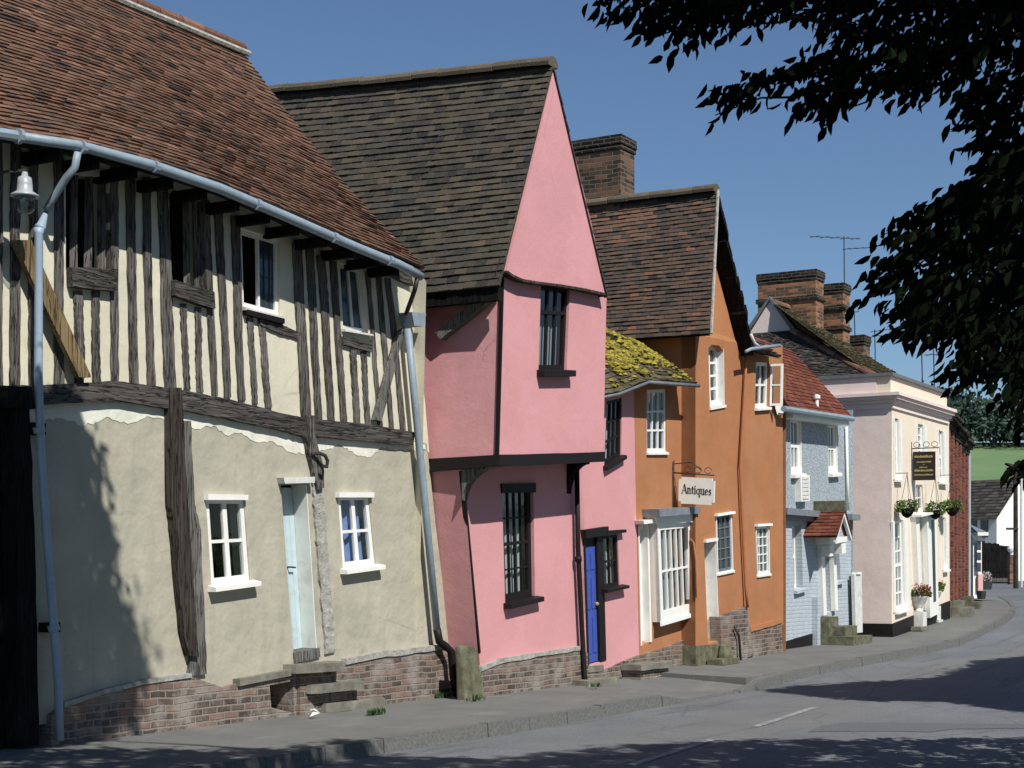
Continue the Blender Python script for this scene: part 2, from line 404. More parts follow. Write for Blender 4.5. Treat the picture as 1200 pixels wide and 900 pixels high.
paint('blue_cloth', (.28, .36, .64), .9, .8); paint('net_cloth', (.55, .56, .56), .95, .9); paint('dim_net', (.30, .32, .34), .95, .9); paint('dark_room', (.03, .027, .024), .95)
paint('pink_low', (.66, .38, .36), .8); paint('galv', (.36, .39, .42), .4, .85, .1, None, .6)
RB = [(.1, (.035, .033, .034)), (.3, (.11, .066, .048)), (.5, (.20, .10, .064)), (.68, (.145, .085, .06)), (.86, (.28, .155, .10))]
rooftile('tile_red_brown', RB, (.20, .17, .11), .35)
rooftile('tile_grey_brown', [(.15, (.03, .03, .032)), (.38, (.066, .057, .047)), (.58, (.108, .088, .066)), (.76, (.062, .06, .059)), (.92, (.165, .115, .08))], (.17, .165, .13), .4, (.085, .085, .05), .25)
rooftile('tile_mixed', [(.12, (.036, .034, .036)), (.32, (.082, .066, .055)), (.52, (.15, .092, .066)), (.68, (.072, .066, .062)), (.82, (.19, .115, .08)), (.93, (.29, .115, .072))], (.17, .16, .12), .35)
rooftile('tile_red', [(.2, (.13, .038, .026)), (.6, (.20, .058, .036)), (.9, (.25, .085, .05))], (.2, .12, .09), .2)
rooftile('tile_slaty', [(.2, (.035, .034, .035)), (.6, (.08, .07, .064)), (.9, (.13, .105, .09))], (.2, .19, .16), .35)
rooftile('tile_mossy', [(.2, (.06, .05, .035)), (.6, (.12, .092, .058)), (.9, (.17, .135, .085))], (.2, .19, .11), .45, (.13, .12, .045), .6)
rooftile('ridge_red', [(.2, (.16, .07, .045)), (.6, (.26, .12, .075)), (.9, (.33, .2, .13))], (.3, .28, .22), .5)
rooftile('ridge_grey', [(.2, (.10, .085, .06)), (.6, (.15, .12, .085)), (.9, (.20, .16, .11))], (.26, .25, .2), .6)
b = NB('mortar'); b.fin(b.ramp(b.noise(12, 6), [(.3, (.26, .25, .22)), (.7, (.46, .45, .40))]), .95, b.bump(b.noise(18, 5, .7), .9, .03))
b = NB('stone'); n = b.noise(5, 7, .65); b.fin(b.mix(b.ramp(b.noise(1.7, 5), [(.5, 0.0), (.75, .5)]), b.ramp(n, [(.3, (.11, .105, .085)), (.55, (.20, .19, .155)), (.75, (.30, .285, .24))]), (.10, .105, .05)), .95, b.bump(n, .6, .02), .1)
b = NB('mossy_stone'); n = b.noise(7, 7, .65); b.fin(b.ramp(n, [(.3, (.06, .065, .035)), (.55, (.14, .135, .09)), (.75, (.22, .21, .16))]), .95, b.bump(n, .6, .02), .1)
# glass: clear, mirror-like at grazing angles
b = NB('glass'); b.t.nodes.remove(b.b); lw = b.n('ShaderNodeLayerWeight'); b.inp(lw, 0, .5); fr = b.n('ShaderNodeMath', operation='MULTIPLY_ADD'); b.inp(fr, 0, b.math('POWER', lw.outputs['Facing'], 4.0)); b.inp(fr, 1, .9); b.inp(fr, 2, .05); gl = b.n('ShaderNodeBsdfGlossy'); b.inp(gl, 'Roughness', .03); tr = b.n('ShaderNodeBsdfTransparent'); b.inp(tr, 0, (.75, .8, .82, 1))
b.inp(gl, 'Normal', b.bump(b.noise(3, 2), .12, .02)); mx = b.n('ShaderNodeMixShader'); b.l(fr, 0, mx, 0); b.l(tr, 0, mx, 1); b.l(gl, 0, mx, 2); b.l(mx, 0, b.out, 0)
b = NB('leaded_glass'); b.fin((.035, .05, .065), .12, b.bump(b.noise(6, 2), .2, .02), .6)
# ground
b = NB('asphalt'); sp = b.mix(.5, b.noise(120, 3, .75), b.noise(38, 4, .8)); big = b.noise(.45, 5, .6); md = b.noise(2.2, 6, .65, b.mapping((.35, 1.4, 1)))
col = b.ramp(sp, [(.36, (.065, .069, .075)), (.5, (.148, .156, .166)), (.64, (.27, .28, .285))]); col = b.mix(b.ramp(big, [(.38, 0.0), (.62, .45)]), col, (.092, .097, .104))
col = b.mix(b.ramp(md, [(.5, 0.0), (.72, .4)]), col, (.17, .167, .155)); sx = b.n('ShaderNodeSeparateXYZ'); b.inp(sx, 0, b.obj); lane = b.math('ADD', b.math('MULTIPLY', sx.outputs[1], -.1), b.math('MULTIPLY', b.noise(.8, 5, .65, b.mapping((.25, 1, 1))), .22))
col = b.mix(b.ramp(lane, [(.44, 0.0), (.50, .3), (.60, .3), (.68, 0.0)]), col, (.175, .165, .145)); col = b.mix(b.ramp(b.noise(1.4, 6, .7, b.mapping((.18, 2.2, 1), None, (4, 1, 0))), [(.54, 0.0), (.64, .5)]), col, (.075, .078, .083))
vo = b.n('ShaderNodeTexVoronoi', feature='DISTANCE_TO_EDGE'); b.inp(vo, 'Scale', .55); b.inp(vo, 'Vector', b.mapping((1, 1, 1), None))
col = b.mix(b.math('MULTIPLY', b.ramp(vo.outputs['Distance'], [(.0, 1.0), (.012, 0.0)]), .35), col, (.04, .04, .042)); b.fin(col, .9, b.bump(sp, .35, .012), .2)
b = NB('asphalt_patch'); sp = b.noise(110, 3, .7); b.fin(b.ramp(sp, [(.3, (.075, .078, .083)), (.7, (.155, .16, .166))]), .9, b.bump(sp, .3, .01), .2)
b = NB('pavement'); sp = b.noise(70, 4, .7); big = b.noise(1.1, 6, .65); col = b.ramp(sp, [(.3, (.11, .11, .104)), (.7, (.205, .202, .19))])
col = b.mix(b.ramp(big, [(.4, 0.0), (.65, .6)]), col, (.115, .118, .118)); col = b.mix(b.ramp(b.noise(.8, 7, .7, b.mapping((1, 2.5, 1))), [(.55, 0.0), (.66, .5)]), col, (.22, .21, .18)); b.fin(col, .92, b.bump(sp, .35, .012), .15)
b = NB('kerbstone'); sp = b.noise(30, 5, .7); b.fin(b.ramp(sp, [(.3, (.085, .088, .085)), (.7, (.175, .172, .16))]), .9, b.bump(sp, .4, .012), .15)
b = NB('road_paint'); b.fin(b.mix(b.ramp(b.noise(11, 6, .8), [(.36, 0.0), (.6, 1.0)]), (.38, .38, .37), (.14, .143, .145)), .8)
b = NB('grass'); b.fin(b.ramp(b.noise(2.5, 6, .7), [(.3, (.03, .06, .018)), (.7, (.07, .11, .03))]), .95, b.bump(b.noise(14, 4), .8, .05), .1)
b = NB('field'); b.fin(b.ramp(b.noise(.06, 5, .6), [(.3, (.10, .175, .08)), (.55, (.135, .205, .095)), (.75, (.18, .23, .12))]), .95, None, .1)
def leafm(name, c0, c1, c2):
    b = NB(name); at = b.n('ShaderNodeAttribute', attribute_name='rnd'); b.fin(b.ramp(at.outputs['Color'], [(.1, c0), (.5, c1), (.95, c2)]), .55, None, .3)
leafm('leaf_dark', (.002, .003, .002), (.003, .0055, .0025), (.005, .008, .003)); leafm('leaf_far', (.016, .032, .026), (.028, .052, .04), (.05, .085, .06)); leafm('leaf_basket', (.03, .07, .015), (.07, .14, .03), (.20, .28, .05))  # leaf_dark is near-black: the crown's shaded silhouette is put into its colour
leafm('leaf_hedge', (.02, .045, .015), (.04, .08, .025), (.07, .11, .03)); leafm('flower', (.30, .03, .02), (.35, .08, .04), (.5, .3, .22)); leafm('flower_grey', (.12, .12, .11), (.25, .22, .2), (.45, .4, .4))
leafm('stonecrop', (.085, .07, .02), (.20, .165, .022), (.36, .29, .03)); M['stonecrop'].node_tree.nodes['Principled BSDF'].inputs['Roughness'].default_value = .9
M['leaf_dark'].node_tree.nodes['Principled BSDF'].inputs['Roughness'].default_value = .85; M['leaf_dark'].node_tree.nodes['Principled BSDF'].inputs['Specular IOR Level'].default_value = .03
b = NB('bark'); n = b.noise(1, 6, .7, b.mapping((9, 9, 1.5))); b.fin(b.ramp(n, [(.3, (.018, .015, .012)), (.7, (.07, .06, .048))]), .95, b.bump(n, .8, .03), .1)
b = NB('frosted'); b.inp(b.b, 'Transmission Weight', .75); b.fin((.6, .68, .72), .15, None, .5)
# ================================================================ half-timbered house
def poly_px(pts, o, fr=SF): return PX(pts, o, fr)
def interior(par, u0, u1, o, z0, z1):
    m = MB(); m.box(u0, u1, o-.05, o, z0, z1); return m.build('dark_backing', M['dark_room'], par)  # added backing; the dimness of the rooms is put into its near-black colour
H1 = thing('timber_house', 'half-timbered house with cream plaster, bare oak studs and a rust brown tile roof', 'house', (2.6, 0, 0))
def yx(y, x0=-60, x1=-260):                             # same height, further along the wall
    return HY-(HY-y)*SF.G(*P(x0, y)).y/SF.G(*P(x1, y)).y
UL = P(-260, 400)[0]
# lower plaster
door1 = PX([(329, 568), (359, 568), (371, 762), (344, 768)], 0)
win1 = PX([(241, 583), (286, 584), (293, 681), (248, 687)], 0); win2 = PX([(396, 580), (432, 580), (440, 662), (402, 667)], 0)
m = MB()
wall(m, wob(PX([(27, 474), (50, 471), (192, 474), (262, 488), (360, 508), (482, 516), (500, 520), (527, 757), (527, 775), (470, 775), (406, 785), (348, 792), (330, 800), (300, 806), (262, 812), (220, 812), (170, 822), (78, 845), (40, 850)], 0), .5, .006), [win1, win2, door1], .22, .3)
m.build('lower_wall', M['plaster_stone'], H1)
m = MB()
for lp in ([(27, 472), (50, 469), (192, 474), (192, 492), (172, 488), (150, 497), (128, 489), (100, 499), (70, 490), (28, 497)],
           [(208, 474), (262, 486), (330, 502), (356, 508), (357, 532), (340, 530), (322, 519), (300, 518), (283, 507), (268, 511), (250, 499), (228, 503), (209, 496)],
           [(363, 507), (400, 510), (440, 516), (482, 518), (498, 521), (499, 527), (470, 527), (446, 524), (433, 536), (415, 532), (398, 521), (380, 528), (367, 530)]):
    m = MB(); m.slab(wob(PX(lp, .005), .045, .017), .03); m.build('limewash_band', M['limewash'], H1)
# upper infill with two unglazed openings and two casements
op1 = PX([(77, 203), (128, 208), (130, 318), (77, 316)], 0); op2 = PX([(198, 226), (238, 236), (241, 342), (200, 332)], 0)
win3 = PX([(282, 267), (328, 281), (328, 371), (285, 360)], 0); win4 = PX([(398, 308), (423, 315), (431, 391), (402, 386)], 0)
m = MB()
up = [(UL, 0, P(-60, 475)[2]), (UL, 0, P(-60, 120)[2]), P(-60, 120), P(22, 150), P(95, 168), P(180, 190), P(260, 216), P(340, 250), P(420, 290), P(478, 322), P(484, 365), P(498, 470), P(503, 530), P(482, 525), P(360, 515), P(262, 496), P(190, 480), P(50, 476)]
wall(m, up, [op1, op2, win3, win4], .22, .3); m.build('upper_wall', M['plaster_cream'], H1)
interior(H1, -5, 9.5, -1.1, -.2, 6.3)
m = MB(); m.box(-5, 6.6, -1.1, -.32, 2.85, 2.95); m.build('upper_floor', M['dark_room'], H1)
# timbers
studs = [(10, 21, 452, 12, 22, 170), (33, 42, 452, 34, 42, 175), (63, 74, 450, 63, 74, 180), (87, 96, 450, 86, 95, 341), (108, 117, 450, 107, 115, 341), (129, 138, 450, 128, 137, 195),
         (151, 160, 450, 147, 156, 200), (172, 180, 452, 166, 174, 208), (192, 206, 460, 184, 196, 214), (215, 222, 456, 210, 217, 356), (230, 237, 460, 227, 234, 360), (247, 254, 464, 236, 244, 235),
         (262, 269, 466, 250, 259, 243), (278, 286, 469, 269, 279, 253), (295, 301, 474, 288, 295, 372), (310, 317, 478, 302, 309, 376), (352, 363, 490, 341, 351, 285), (369, 376, 494, 358, 366, 292),
         (384, 391, 496, 371, 380, 300), (399, 405, 499, 386, 393, 306), (414, 420, 501, 409, 415, 410), (428, 434, 502, 422, 428, 412), (443, 448, 504, 427, 432, 318), (456, 461, 507, 439, 445, 322), (469, 475, 510, 451, 457, 326)]
for a in studs:
    m = MB(); x0b, x1b, yb, x0t, x1t, yt = a
    mx = lambda t, j=0: (x0b+(x0t-x0b)*t, x1b+(x1t-x1b)*t, yb+(yt-yb)*t)
    L, Rr = [], []
    for t in (0, .35, .7, 1):
        l, r, y = mx(t); jx = U(-.8, .8) if t not in (0,) else 0
        L.append(P(l+jx, y)); Rr.append(P(r+jx, y))
    strip(m, L, Rr, -.05, U(.012, .035), .007, 8); m.build('wall_stud', M['oak_upright'], H1)
uu = UL+.1
while uu < P(2, 450)[0]:
    w = U(.09, .13); m = MB(); strip(m, [(uu, 0, P(-60, 452)[2]), (uu+U(-.03, .03), 0, P(-60, 150)[2])], [(uu+w, 0, P(-60, 452)[2]), (uu+w+U(-.03, .03), 0, P(-60, 150)[2])], -.05, U(.012, .035), .007, 16); m.build('wall_stud', M['oak_upright'], H1); uu += w+U(.12, .17)
def level(name, top, bot, o0, o1, amp=.012, mt='oak_level', sub=8, par=H1):
    m = MB(); strip(m, PX(bot, 0), PX(top, 0), o0, o1, amp, sub); return m.build(name, M[mt], par)
level('bressummer', [(-260, yx(452)), (-60, 452), (30, 452), (60, 451), (130, 447), (191, 455)], [(-260, yx(470)), (-60, 470), (30, 473), (60, 474), (130, 469), (191, 479)], -.1, .075)
level('bressummer', [(206, 457), (262, 468), (330, 486), (353, 490)], [(206, 481), (262, 491), (330, 506), (353, 512)], -.1, .07)
level('bressummer', [(363, 491), (430, 498), (481, 507)], [(363, 512), (430, 518), (479, 522)], -.1, .07)
level('window_beam', [(77, 314), (130, 316)], [(77, 337), (130, 342)], -.1, .08); level('window_beam', [(199, 329), (245, 343)], [(199, 347), (246, 363)], -.1, .08)
level('window_beam', [(399, 394), (433, 402)], [(399, 404), (433, 413)], -.1, .05); level('window_beam', [(302, 372), (325, 379), (347, 389)], [(303, 381), (325, 391), (347, 397)], -.1, .03)
level('wall_plate', [(-260, yx(120)), (-60, 120), (22, 150), (95, 168), (180, 190), (260, 216), (340, 250), (420, 290), (478, 322)], [(-260, yx(150)), (-60, 150), (22, 172), (95, 186), (180, 205), (260, 232), (340, 268), (420, 306), (480, 336)], -.1, .06)
for q in ((86, 96), (103, 113), (118, 127)):
    m = MB(); a, b2 = P(q[0], 318, -.08), P(q[0]+1, 205, -.08); w = .055
    for p in (a, b2): pass
    m.hexa([(a[0]+dx, -.08+dy, a[2]) for dx, dy in ((-w, 0), (0, w), (w, 0), (0, -w))], [(b2[0]+dx, -.08+dy, b2[2]) for dx, dy in ((-w, 0), (0, w), (w, 0), (0, -w))]); m.build('mullion', M['oak_upright'], H1)
for x in (219, 231):
    m = MB(); a, b2 = P(x, 340, -.08), P(x-2, 228, -.08); w = .05
    m.hexa([(a[0]+dx, -.08+dy, a[2]) for dx, dy in ((-w, 0), (0, w), (w, 0), (0, -w))], [(b2[0]+dx, -.08+dy, b2[2]) for dx, dy in ((-w, 0), (0, w), (w, 0), (0, -w))]); m.build('mullion', M['oak_upright'], H1)
m = MB(); strip(m, [P(80, 443), P(3, 283)], [P(95, 443), P(24, 283)], .085, .14, .004, 6); br = m.build('raking_brace', M['oak_tan'], H1); br['label'] = 'tan sawn brace, newer than the grey oak'
m = MB(); strip(m, [P(433, 492), P(461, 390)], [P(442, 494), P(469, 384)], .03, .075, .006, 6); m.build('raking_brace', M['oak_grey'], H1)
# posts of the lower storey
m = MB(); strip(m, PX([(215, 768), (208, 740), (197, 620), (193, 590), (192, 455)], 0), PX([(226, 770), (223, 740), (216, 620), (213, 590), (206, 455)], 0), -.1, .085, .006, 6); m.build('principal_post', M['oak_brown'], H1)
m = MB(); strip(m, PX([(217, 792), (226, 740), (219, 620), (214, 590), (207.5, 493)], 0), PX([(239, 790), (237, 740), (232, 620), (225, 590), (220, 493)], 0), -.1, .04, .008, 6); m.build('plastered_post', M['oak_grey'], H1)
m = MB(); strip(m, PX([(367, 574), (362, 548), (353, 512), (352, 487)], 0), PX([(374, 572), (374, 548), (364, 512), (363, 487)], 0), -.1, .07, .006, 5); m.build('principal_post', M['oak_upright'], H1)
m = MB(); strip(m, PX([(380, 766), (374, 690), (368, 620), (364, 562)], 0), PX([(391, 764), (386, 700), (380, 620), (375, 562)], 0), -.05, .03, .014, 14); m.build('plastered_post', M['mortar'], H1)
m = MB(); m.tube([P(365, 532, .08), P(374, 531, .13), P(381, 534, .16), P(384, 540, .17), P(383, 547, .17), P(378, 546, .16)], .022, 7); m.build('iron_hook', M['iron'], H1)
# windows
window(H1, win1, .015, .062, .035, 2, 2, M['white_gloss'], sill=(.11, .055, .06, M['white_gloss']), thickmull=.07)
window(H1, win2, .015, .062, .035, 2, 2, M['white_gloss'], sill=(.11, .055, .06, M['white_gloss']), thickmull=.07, curtain=M['blue_cloth'], ctype='full')
for q in ([(239, 579), (286, 580), (286, 586), (239, 586)], [(393, 577), (434, 577), (434, 583), (393, 583)]):
    m = MB(); c = PX(q, 0); m.hexa([off(p, -.1) for p in c], [off(p, .06) for p in c]); m.build('window_head', M['white_gloss'], H1)
w3 = window(H1, win3, .03, .05, .03, 2, 1, M['white_paint'], glass=M['leaded_glass'], sill=(.06, .04, .03, M['white_rough']))
for ch in list(w3.children):
    if ch.name.startswith('pane'):
        bpy.data.objects.remove(ch)
g = MB(); g.face([off(bil(win3, s, t), -.055) for s, t in ((.54, .06), (.93, .06), (.93, .94), (.54, .94))]); g.build('pane', M['leaded_glass'], w3)
g = MB()
for k in (1, 2): bar(g, win3, .53+.14*k-.008, .53+.14*k+.008, .06, .94, -.055, -.047)
for k in (1, 2, 3): bar(g, win3, .53, .94, k*.24-.006, k*.24+.006, -.056, -.048)
g.build('lead_cames', M['iron'], w3)
w4 = window(H1, win4, .03, .045, .04, 2, 1, M['white_rough'], glass=M['leaded_glass'], sill=(.06, .03, .03, M['white_rough']))
m = MB(); c = PX([(284, 363), (328, 374), (328, 380), (284, 369)], 0); m.hexa([off(p, -.02) for p in c], [off(p, .07) for p in c]); m.build('drip_board', M['black_paint'], H1)
# door with boarded leaf
W1 = off(door1[0], 0)
m = MB()
for k in range(5):
    bar(m, door1, .02+k*.19, .02+k*.19+.183, .012, .985, -.24, -.195)
d1 = m.build('door', M['pale_blue_paint'], H1); d1['label'] = 'pale blue boarded door'
m = MB(); p = bil(door1, .62, .5); m.tube([(p[0]-.03, -.2, p[2]+.02), (p[0]-.03, -.14, p[2]+.02), (p[0]+.05, -.14, p[2]+.015)], .011, 6); m.build('handle', M['iron'], d1)
m = MB(); c = [bil(door1, 1.0, 0), bil(door1, 1.0, 1)]; m.hexa([off(c[0], -.215), off(c[1], -.215), (c[1][0]-.012, -.215, c[1][2]), (c[0][0]-.012, -.215, c[0][2])], [off(c[0], .006), off(c[1], .006), (c[1][0]-.012, .006, c[1][2]), (c[0][0]-.012, .006, c[0][2])]); m.build('door_frame', M['cream_paint'], H1)
m = MB(); c = PX([(324, 560), (361, 559), (361, 566), (326, 567)], 0); m.hexa([off(p, -.1) for p in c], [off(p, .10) for p in c]); m.build('door_hood', M['white_rough'], H1)
m = MB(); c = PX([(343, 765), (372, 759), (373, 770), (344, 777)], 0); m.hexa([off(p, -.26) for p in c], [off(p, .03) for p in c]); m.build('threshold', M['oak_grey'], H1)
# brick plinth and its coping
m = MB(); vent = PX([(316, 803), (344, 798), (344, 836), (318, 829)], .06)
wall(m, wob(PX([(60, 838), (77, 827), (123, 812), (169, 801), (225, 793), (262, 806), (300, 796), (330, 790), (348, 782), (372, 778), (406, 776), (440, 769), (512, 759), (527, 758), (543, 757), (543, 824), (345, 860), (60, 885)], .06), .3, .012), [vent], .35, .25)
m.build('brick_plinth', M['brick_plinth'], H1)
m = MB(); m.slab(wob(PX([(76, 829), (123, 813), (169, 802), (225, 794), (225, 789), (169, 797), (123, 808), (76, 823)], .075), .25, .008), .1); m.build('mortar_fillet', M['mortar'], H1)
m = MB(); m.slab(wob(PX([(406, 779), (440, 772), (512, 762), (524, 760), (524, 755), (512, 756), (440, 765), (406, 772)], .08), .2, .01), .1); m.build('mortar_fillet', M['mortar'], H1)
m = MB(); c = [P(281, 804, .1), P(356, 789, .1), P(356, 782, .1), (P(281, 796, .1))]; m.hexa([off(p, -.16) for p in c], [off(p, .0) for p in c]); m.build('stone_coping', M['stone'], H1)
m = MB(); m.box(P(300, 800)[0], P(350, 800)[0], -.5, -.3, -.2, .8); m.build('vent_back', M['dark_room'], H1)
# dark boarded bay at the near end
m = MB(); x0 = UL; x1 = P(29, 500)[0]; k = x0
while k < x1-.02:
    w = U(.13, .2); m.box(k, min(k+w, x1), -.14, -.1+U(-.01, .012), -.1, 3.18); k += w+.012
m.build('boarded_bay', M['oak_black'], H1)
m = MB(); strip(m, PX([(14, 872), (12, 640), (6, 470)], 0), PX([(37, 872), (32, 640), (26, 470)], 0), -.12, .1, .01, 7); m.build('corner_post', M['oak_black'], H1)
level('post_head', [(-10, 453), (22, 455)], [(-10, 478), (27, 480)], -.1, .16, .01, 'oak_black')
# roof
EO = .53
eL, eR = (UL, EO, P(-70, 128, EO)[2]), P(497, 312, EO); eR = (eR[0]-.0, EO, eR[2])
rR = P(283, 60, -2.9); rL = (eL[0], -2.9, rR[2]-.02)
eave_px = [(-70, 137), (22, 157), (95, 168), (180, 190), (260, 216), (340, 249), (420, 284), (470, 303), (497, 316)]
eave = [P(x, y, EO) for x, y in eave_px]
etab = [(p[0], p[2]+.01) for p in eave]
def S1(s, t):
    u0 = eL[0]+(eR[0]-eL[0])*s; u1 = rL[0]+(rR[0]-rL[0])*s; u = u0*(1-t)+u1*t
    z = lerp_tab(etab, u)*(1-t)+(rL[2]*(1-s)+rR[2]*s)*t-.10*math.sin(math.pi*t)-.05*math.sin(s*7)*math.sin(math.pi*t)
    return (u, EO-(2.9+EO)*t, z)
def tone1(s, t): return min(1, max(0, random.gauss(.5, .22)+.1*math.sin(s*23+t*7)*math.sin(t*13+s*5)))
m = MB(); tiles(m, S1, eR[0]-eL[0], 4.5, .165, .09, .02, .85, None, tone1)
rf = m.build('roof', M['tile_red_brown'], H1)
m = MB(); sheet(m, S1, 16, 6, -.035)
def S1b(s, t): p = S1(s, 1); return (p[0], -2.9-3.2*t, p[2]-3.2*t)
sheet(m, S1b, 4, 2, 0); m.build('roof_boarding', M['oak_black'], rf)
m = MB(); ridge_tiles(m, [(rL[0], -2.9, rL[2]+.02), (rR[0]-3, -2.9, rR[2]+.02), (rR[0]-.02, -2.9, rR[2]+.03)], .13, .4); m.build('ridge_tiles', M['ridge_red'], rf)
m = MB(); m.tube([(rL[0], -2.76, rL[2]-.09), (rR[0], -2.76, rR[2]-.06)], .04, 6); m.build('ridge_mortar', M['mortar'], rf)
m = MB(); g0 = [(eR[0]-.16, p[1], p[2]-.06) for p in (S1(1, 0), S1(1, .5), S1(1, 1))]
m.face([(6.0, 0, 0), (6.0, -6, 0), (6.0, -6, 5.5), (5.85, -2.9, 8.5), (5.9, 0.2, 5.3)]); m.build('gable_wall', M['plaster_cream'], H1)
m = MB()
for s_ in (0.3, .36, .42, .48, .54, .6, .66, .72, .78, .84, .9, .95): p = S1(s_, 0); m.box(p[0]-.04, p[0]+.04, -.1, .42, p[2]-.17, p[2]-.06)
m.build('rafter_feet', M['oak_black'], rf)
# gutters and pipes
gl = [(lambda p: (p[0], .535, p[2]+.012))(P(x, y, .56)) for x, y in [(22, 161), (95, 172), (96, 172), (180, 195), (260, 222), (340, 256), (420, 291), (470, 311), (495, 325)]]
m = MB(); m.smooth = True; m.tube(gl, [.047]*3+[.054]*6, 10); gt = m.build('gutter', M['pipe_grey'], H1)
m = MB(); m.tube([(UL, .56, P(-60, 147, .56)[2]), P(-60, 147, .56), P(18, 159, .56)], .05, 8); m.tube([P(20, 159, .56), P(24, 160.5, .56)], .068, 10); m.build('gutter', M['pipe_grey'], H1)
for x, y in ((95, 172), (180, 195), (300, 239), (390, 278), (455, 305)):
    m = MB(); a = P(x, y, .56); bq = P(x+4, y+1.2, .56); m.tube([a, bq], .059, 10); m.build('gutter_collar', M['pipe_grey'], gt)
m = MB(); m.smooth = True
m.tube([P(91, 178, .55), P(88, 196, .52), P(78, 208, .45), P(60, 236, .2), P(54, 247, .16)], .036, 9); m.build('swan_neck', M['pipe_grey'], H1)
m = MB(); m.smooth = True
m.tube([P(54, 248, .15), P(48, 266, .15), P(46, 268, .15)], [.02, .05, .055], 9); m.tube([P(46, 268, .15), P(45.5, 274, .15), P(45, 440, .15), P(48, 530, .15), P(54, 620, .15), P(62, 720, .15), P(68, 800, .15), P(70, 868, .16)], [.055]+[.04]*7, 10); dp = m.build('downpipe', M['pipe_blue'], H1)
for x, y in ((45, 503), (62, 735)):
    m = MB(); a = P(x-17, y+6, 0); b2 = P(x-2, y-6, 0); m.box(a[0], b2[0], 0, .12, min(a[2], b2[2]), max(a[2], b2[2])); m.build('pipe_block', M['oak_black'], dp)
    m = MB(); a = P(x+1.5, y+4, .15); b2 = P(x, y-3, .15); m.tube([a, b2], .056, 10); m.build('pipe_collar', M['pipe_blue'], dp)
m = MB(); m.smooth = True
m.tube([P(478, 385, .14), P(486, 470, .14), P(498, 590, .14), P(512, 738, .14)], .047, 10); dp2 = m.build('downpipe', M['pipe_grey'], H1)
m = MB(); a = [P(467, 367, .05), P(484, 369, .05), P(481, 384, .05), P(470, 383, .05)]; m.hexa(a, [off(p, .2) for p in a]); m.build('hopper_head', M['pipe_grey'], dp2)
m = MB(); m.smooth = True; m.tube([P(512, 737, .14), P(515, 752, .14), P(522, 757, .16), P(529, 764, .2), P(531, 790, .2), P(536, 816, .2), P(541, 820, .24)], .052, 10); m.build('pipe_shoe', M['black_paint'], dp2)
m = MB(); m.smooth = True; m.tube([P(489, 326, .54), P(486, 340, .5), P(478, 362, .2), P(476, 368, .15)], .03, 8); m.build('swan_neck', M['iron'], dp2)

# bracket lamp
L1 = thing('wall_lamp', 'grey metal bracket lamp with a clear glass bowl hung by the blue downpipe', 'lamp', P(29, 228, .45))
c = P(29, 228, .45)
m = MB(); m.smooth = True; m.tube([(c[0]-.75, .02, c[2]+.10), (c[0]-.3, .3, c[2]+.14), (c[0], .45, c[2]+.215), (c[0], .45, c[2]+.16)], .014, 7); m.build('bracket', M['iron'], L1)
m = MB(); m.smooth = True; m.lathe(c, [(.024, .20), (.03, .165), (.06, .15), (.068, .09), (.07, .03), (.125, -.005), (.128, -.02), (.10, -.022)], 20); m.build('cap', M['galv'], L1)
m = MB(); m.smooth = True; m.lathe(c, [(.097, -.022), (.1, -.08), (.085, -.13), (.05, -.165), (.005, -.175)], 20); m.build('glass_bowl', M['glass'], L1)
m = MB(); m.smooth = True; m.lathe(c, [(.02, -.02), (.035, -.06), (.03, -.1), (.006, -.115)], 12); m.build('bulb', M['frosted'], L1)

# doorstep flags
def flag(m, x0, x1, ytop, o0, o1, thick, z=None):
    a = P(x0, ytop, o1); bq = P(x1, ytop, o1); z = a[2] if z is None else z
    pts = [(a[0]-.06, o0, z), (a[0]-.03, o1-.07, z), (a[0]+.06, o1, z), (bq[0]-.05, o1+.01, z-.01), (bq[0]+.02, o1-.09, z), (bq[0], o0, z)]
    m.slab(wob(pts, .2, .008), thick, (0, 0, 1))
st = thing('stone_steps', 'three worn stone steps climbing to the pale blue door', 'steps', (P(400, 830, .3)[0], .3, 0))
zz = []
for (x0, x1, y) in ((355, 405, 779), (372, 429, 803), (390, 454, 825)):
    m = MB(); z = P(x0, y, .24)[2]; zz.append((P(x0, y, .24)[0], P(x1, y, .24)[0], z)); flag(m, x0, x1, y, .0, .24, .1, z); m.build('tread', M['stone'], st)
for (a, bq, z) in zz[:2]:
    m = MB(); m.box(a+.12, bq-.1, .0, .11, -.1, z-.1); m.build('riser', M['brick_plinth'], st)
m = MB(); a, bq, z = zz[2]; m.box(a+.1, bq-.1, .0, .13, -.1, z-.1); m.build('riser', M['stone'], st)
# litter by the steps
lt = thing('crumpled_wrapper', 'crumpled pale wrapper lying at the foot of the wall beside the stone steps', 'litter', ground_px(368, 842))
m = MB(); g_ = ground_px(368, 842)
vs = [(g_[0]+U(-.07, .07), g_[1]+U(-.05, .05), g_[2]+.003+abs(U(0, .11))) for _ in range(9)]
for a_ in range(len(vs)-2): m.face([vs[a_], vs[a_+1], vs[a_+2]])
m.build('wrapper', M['white_rough'], lt)
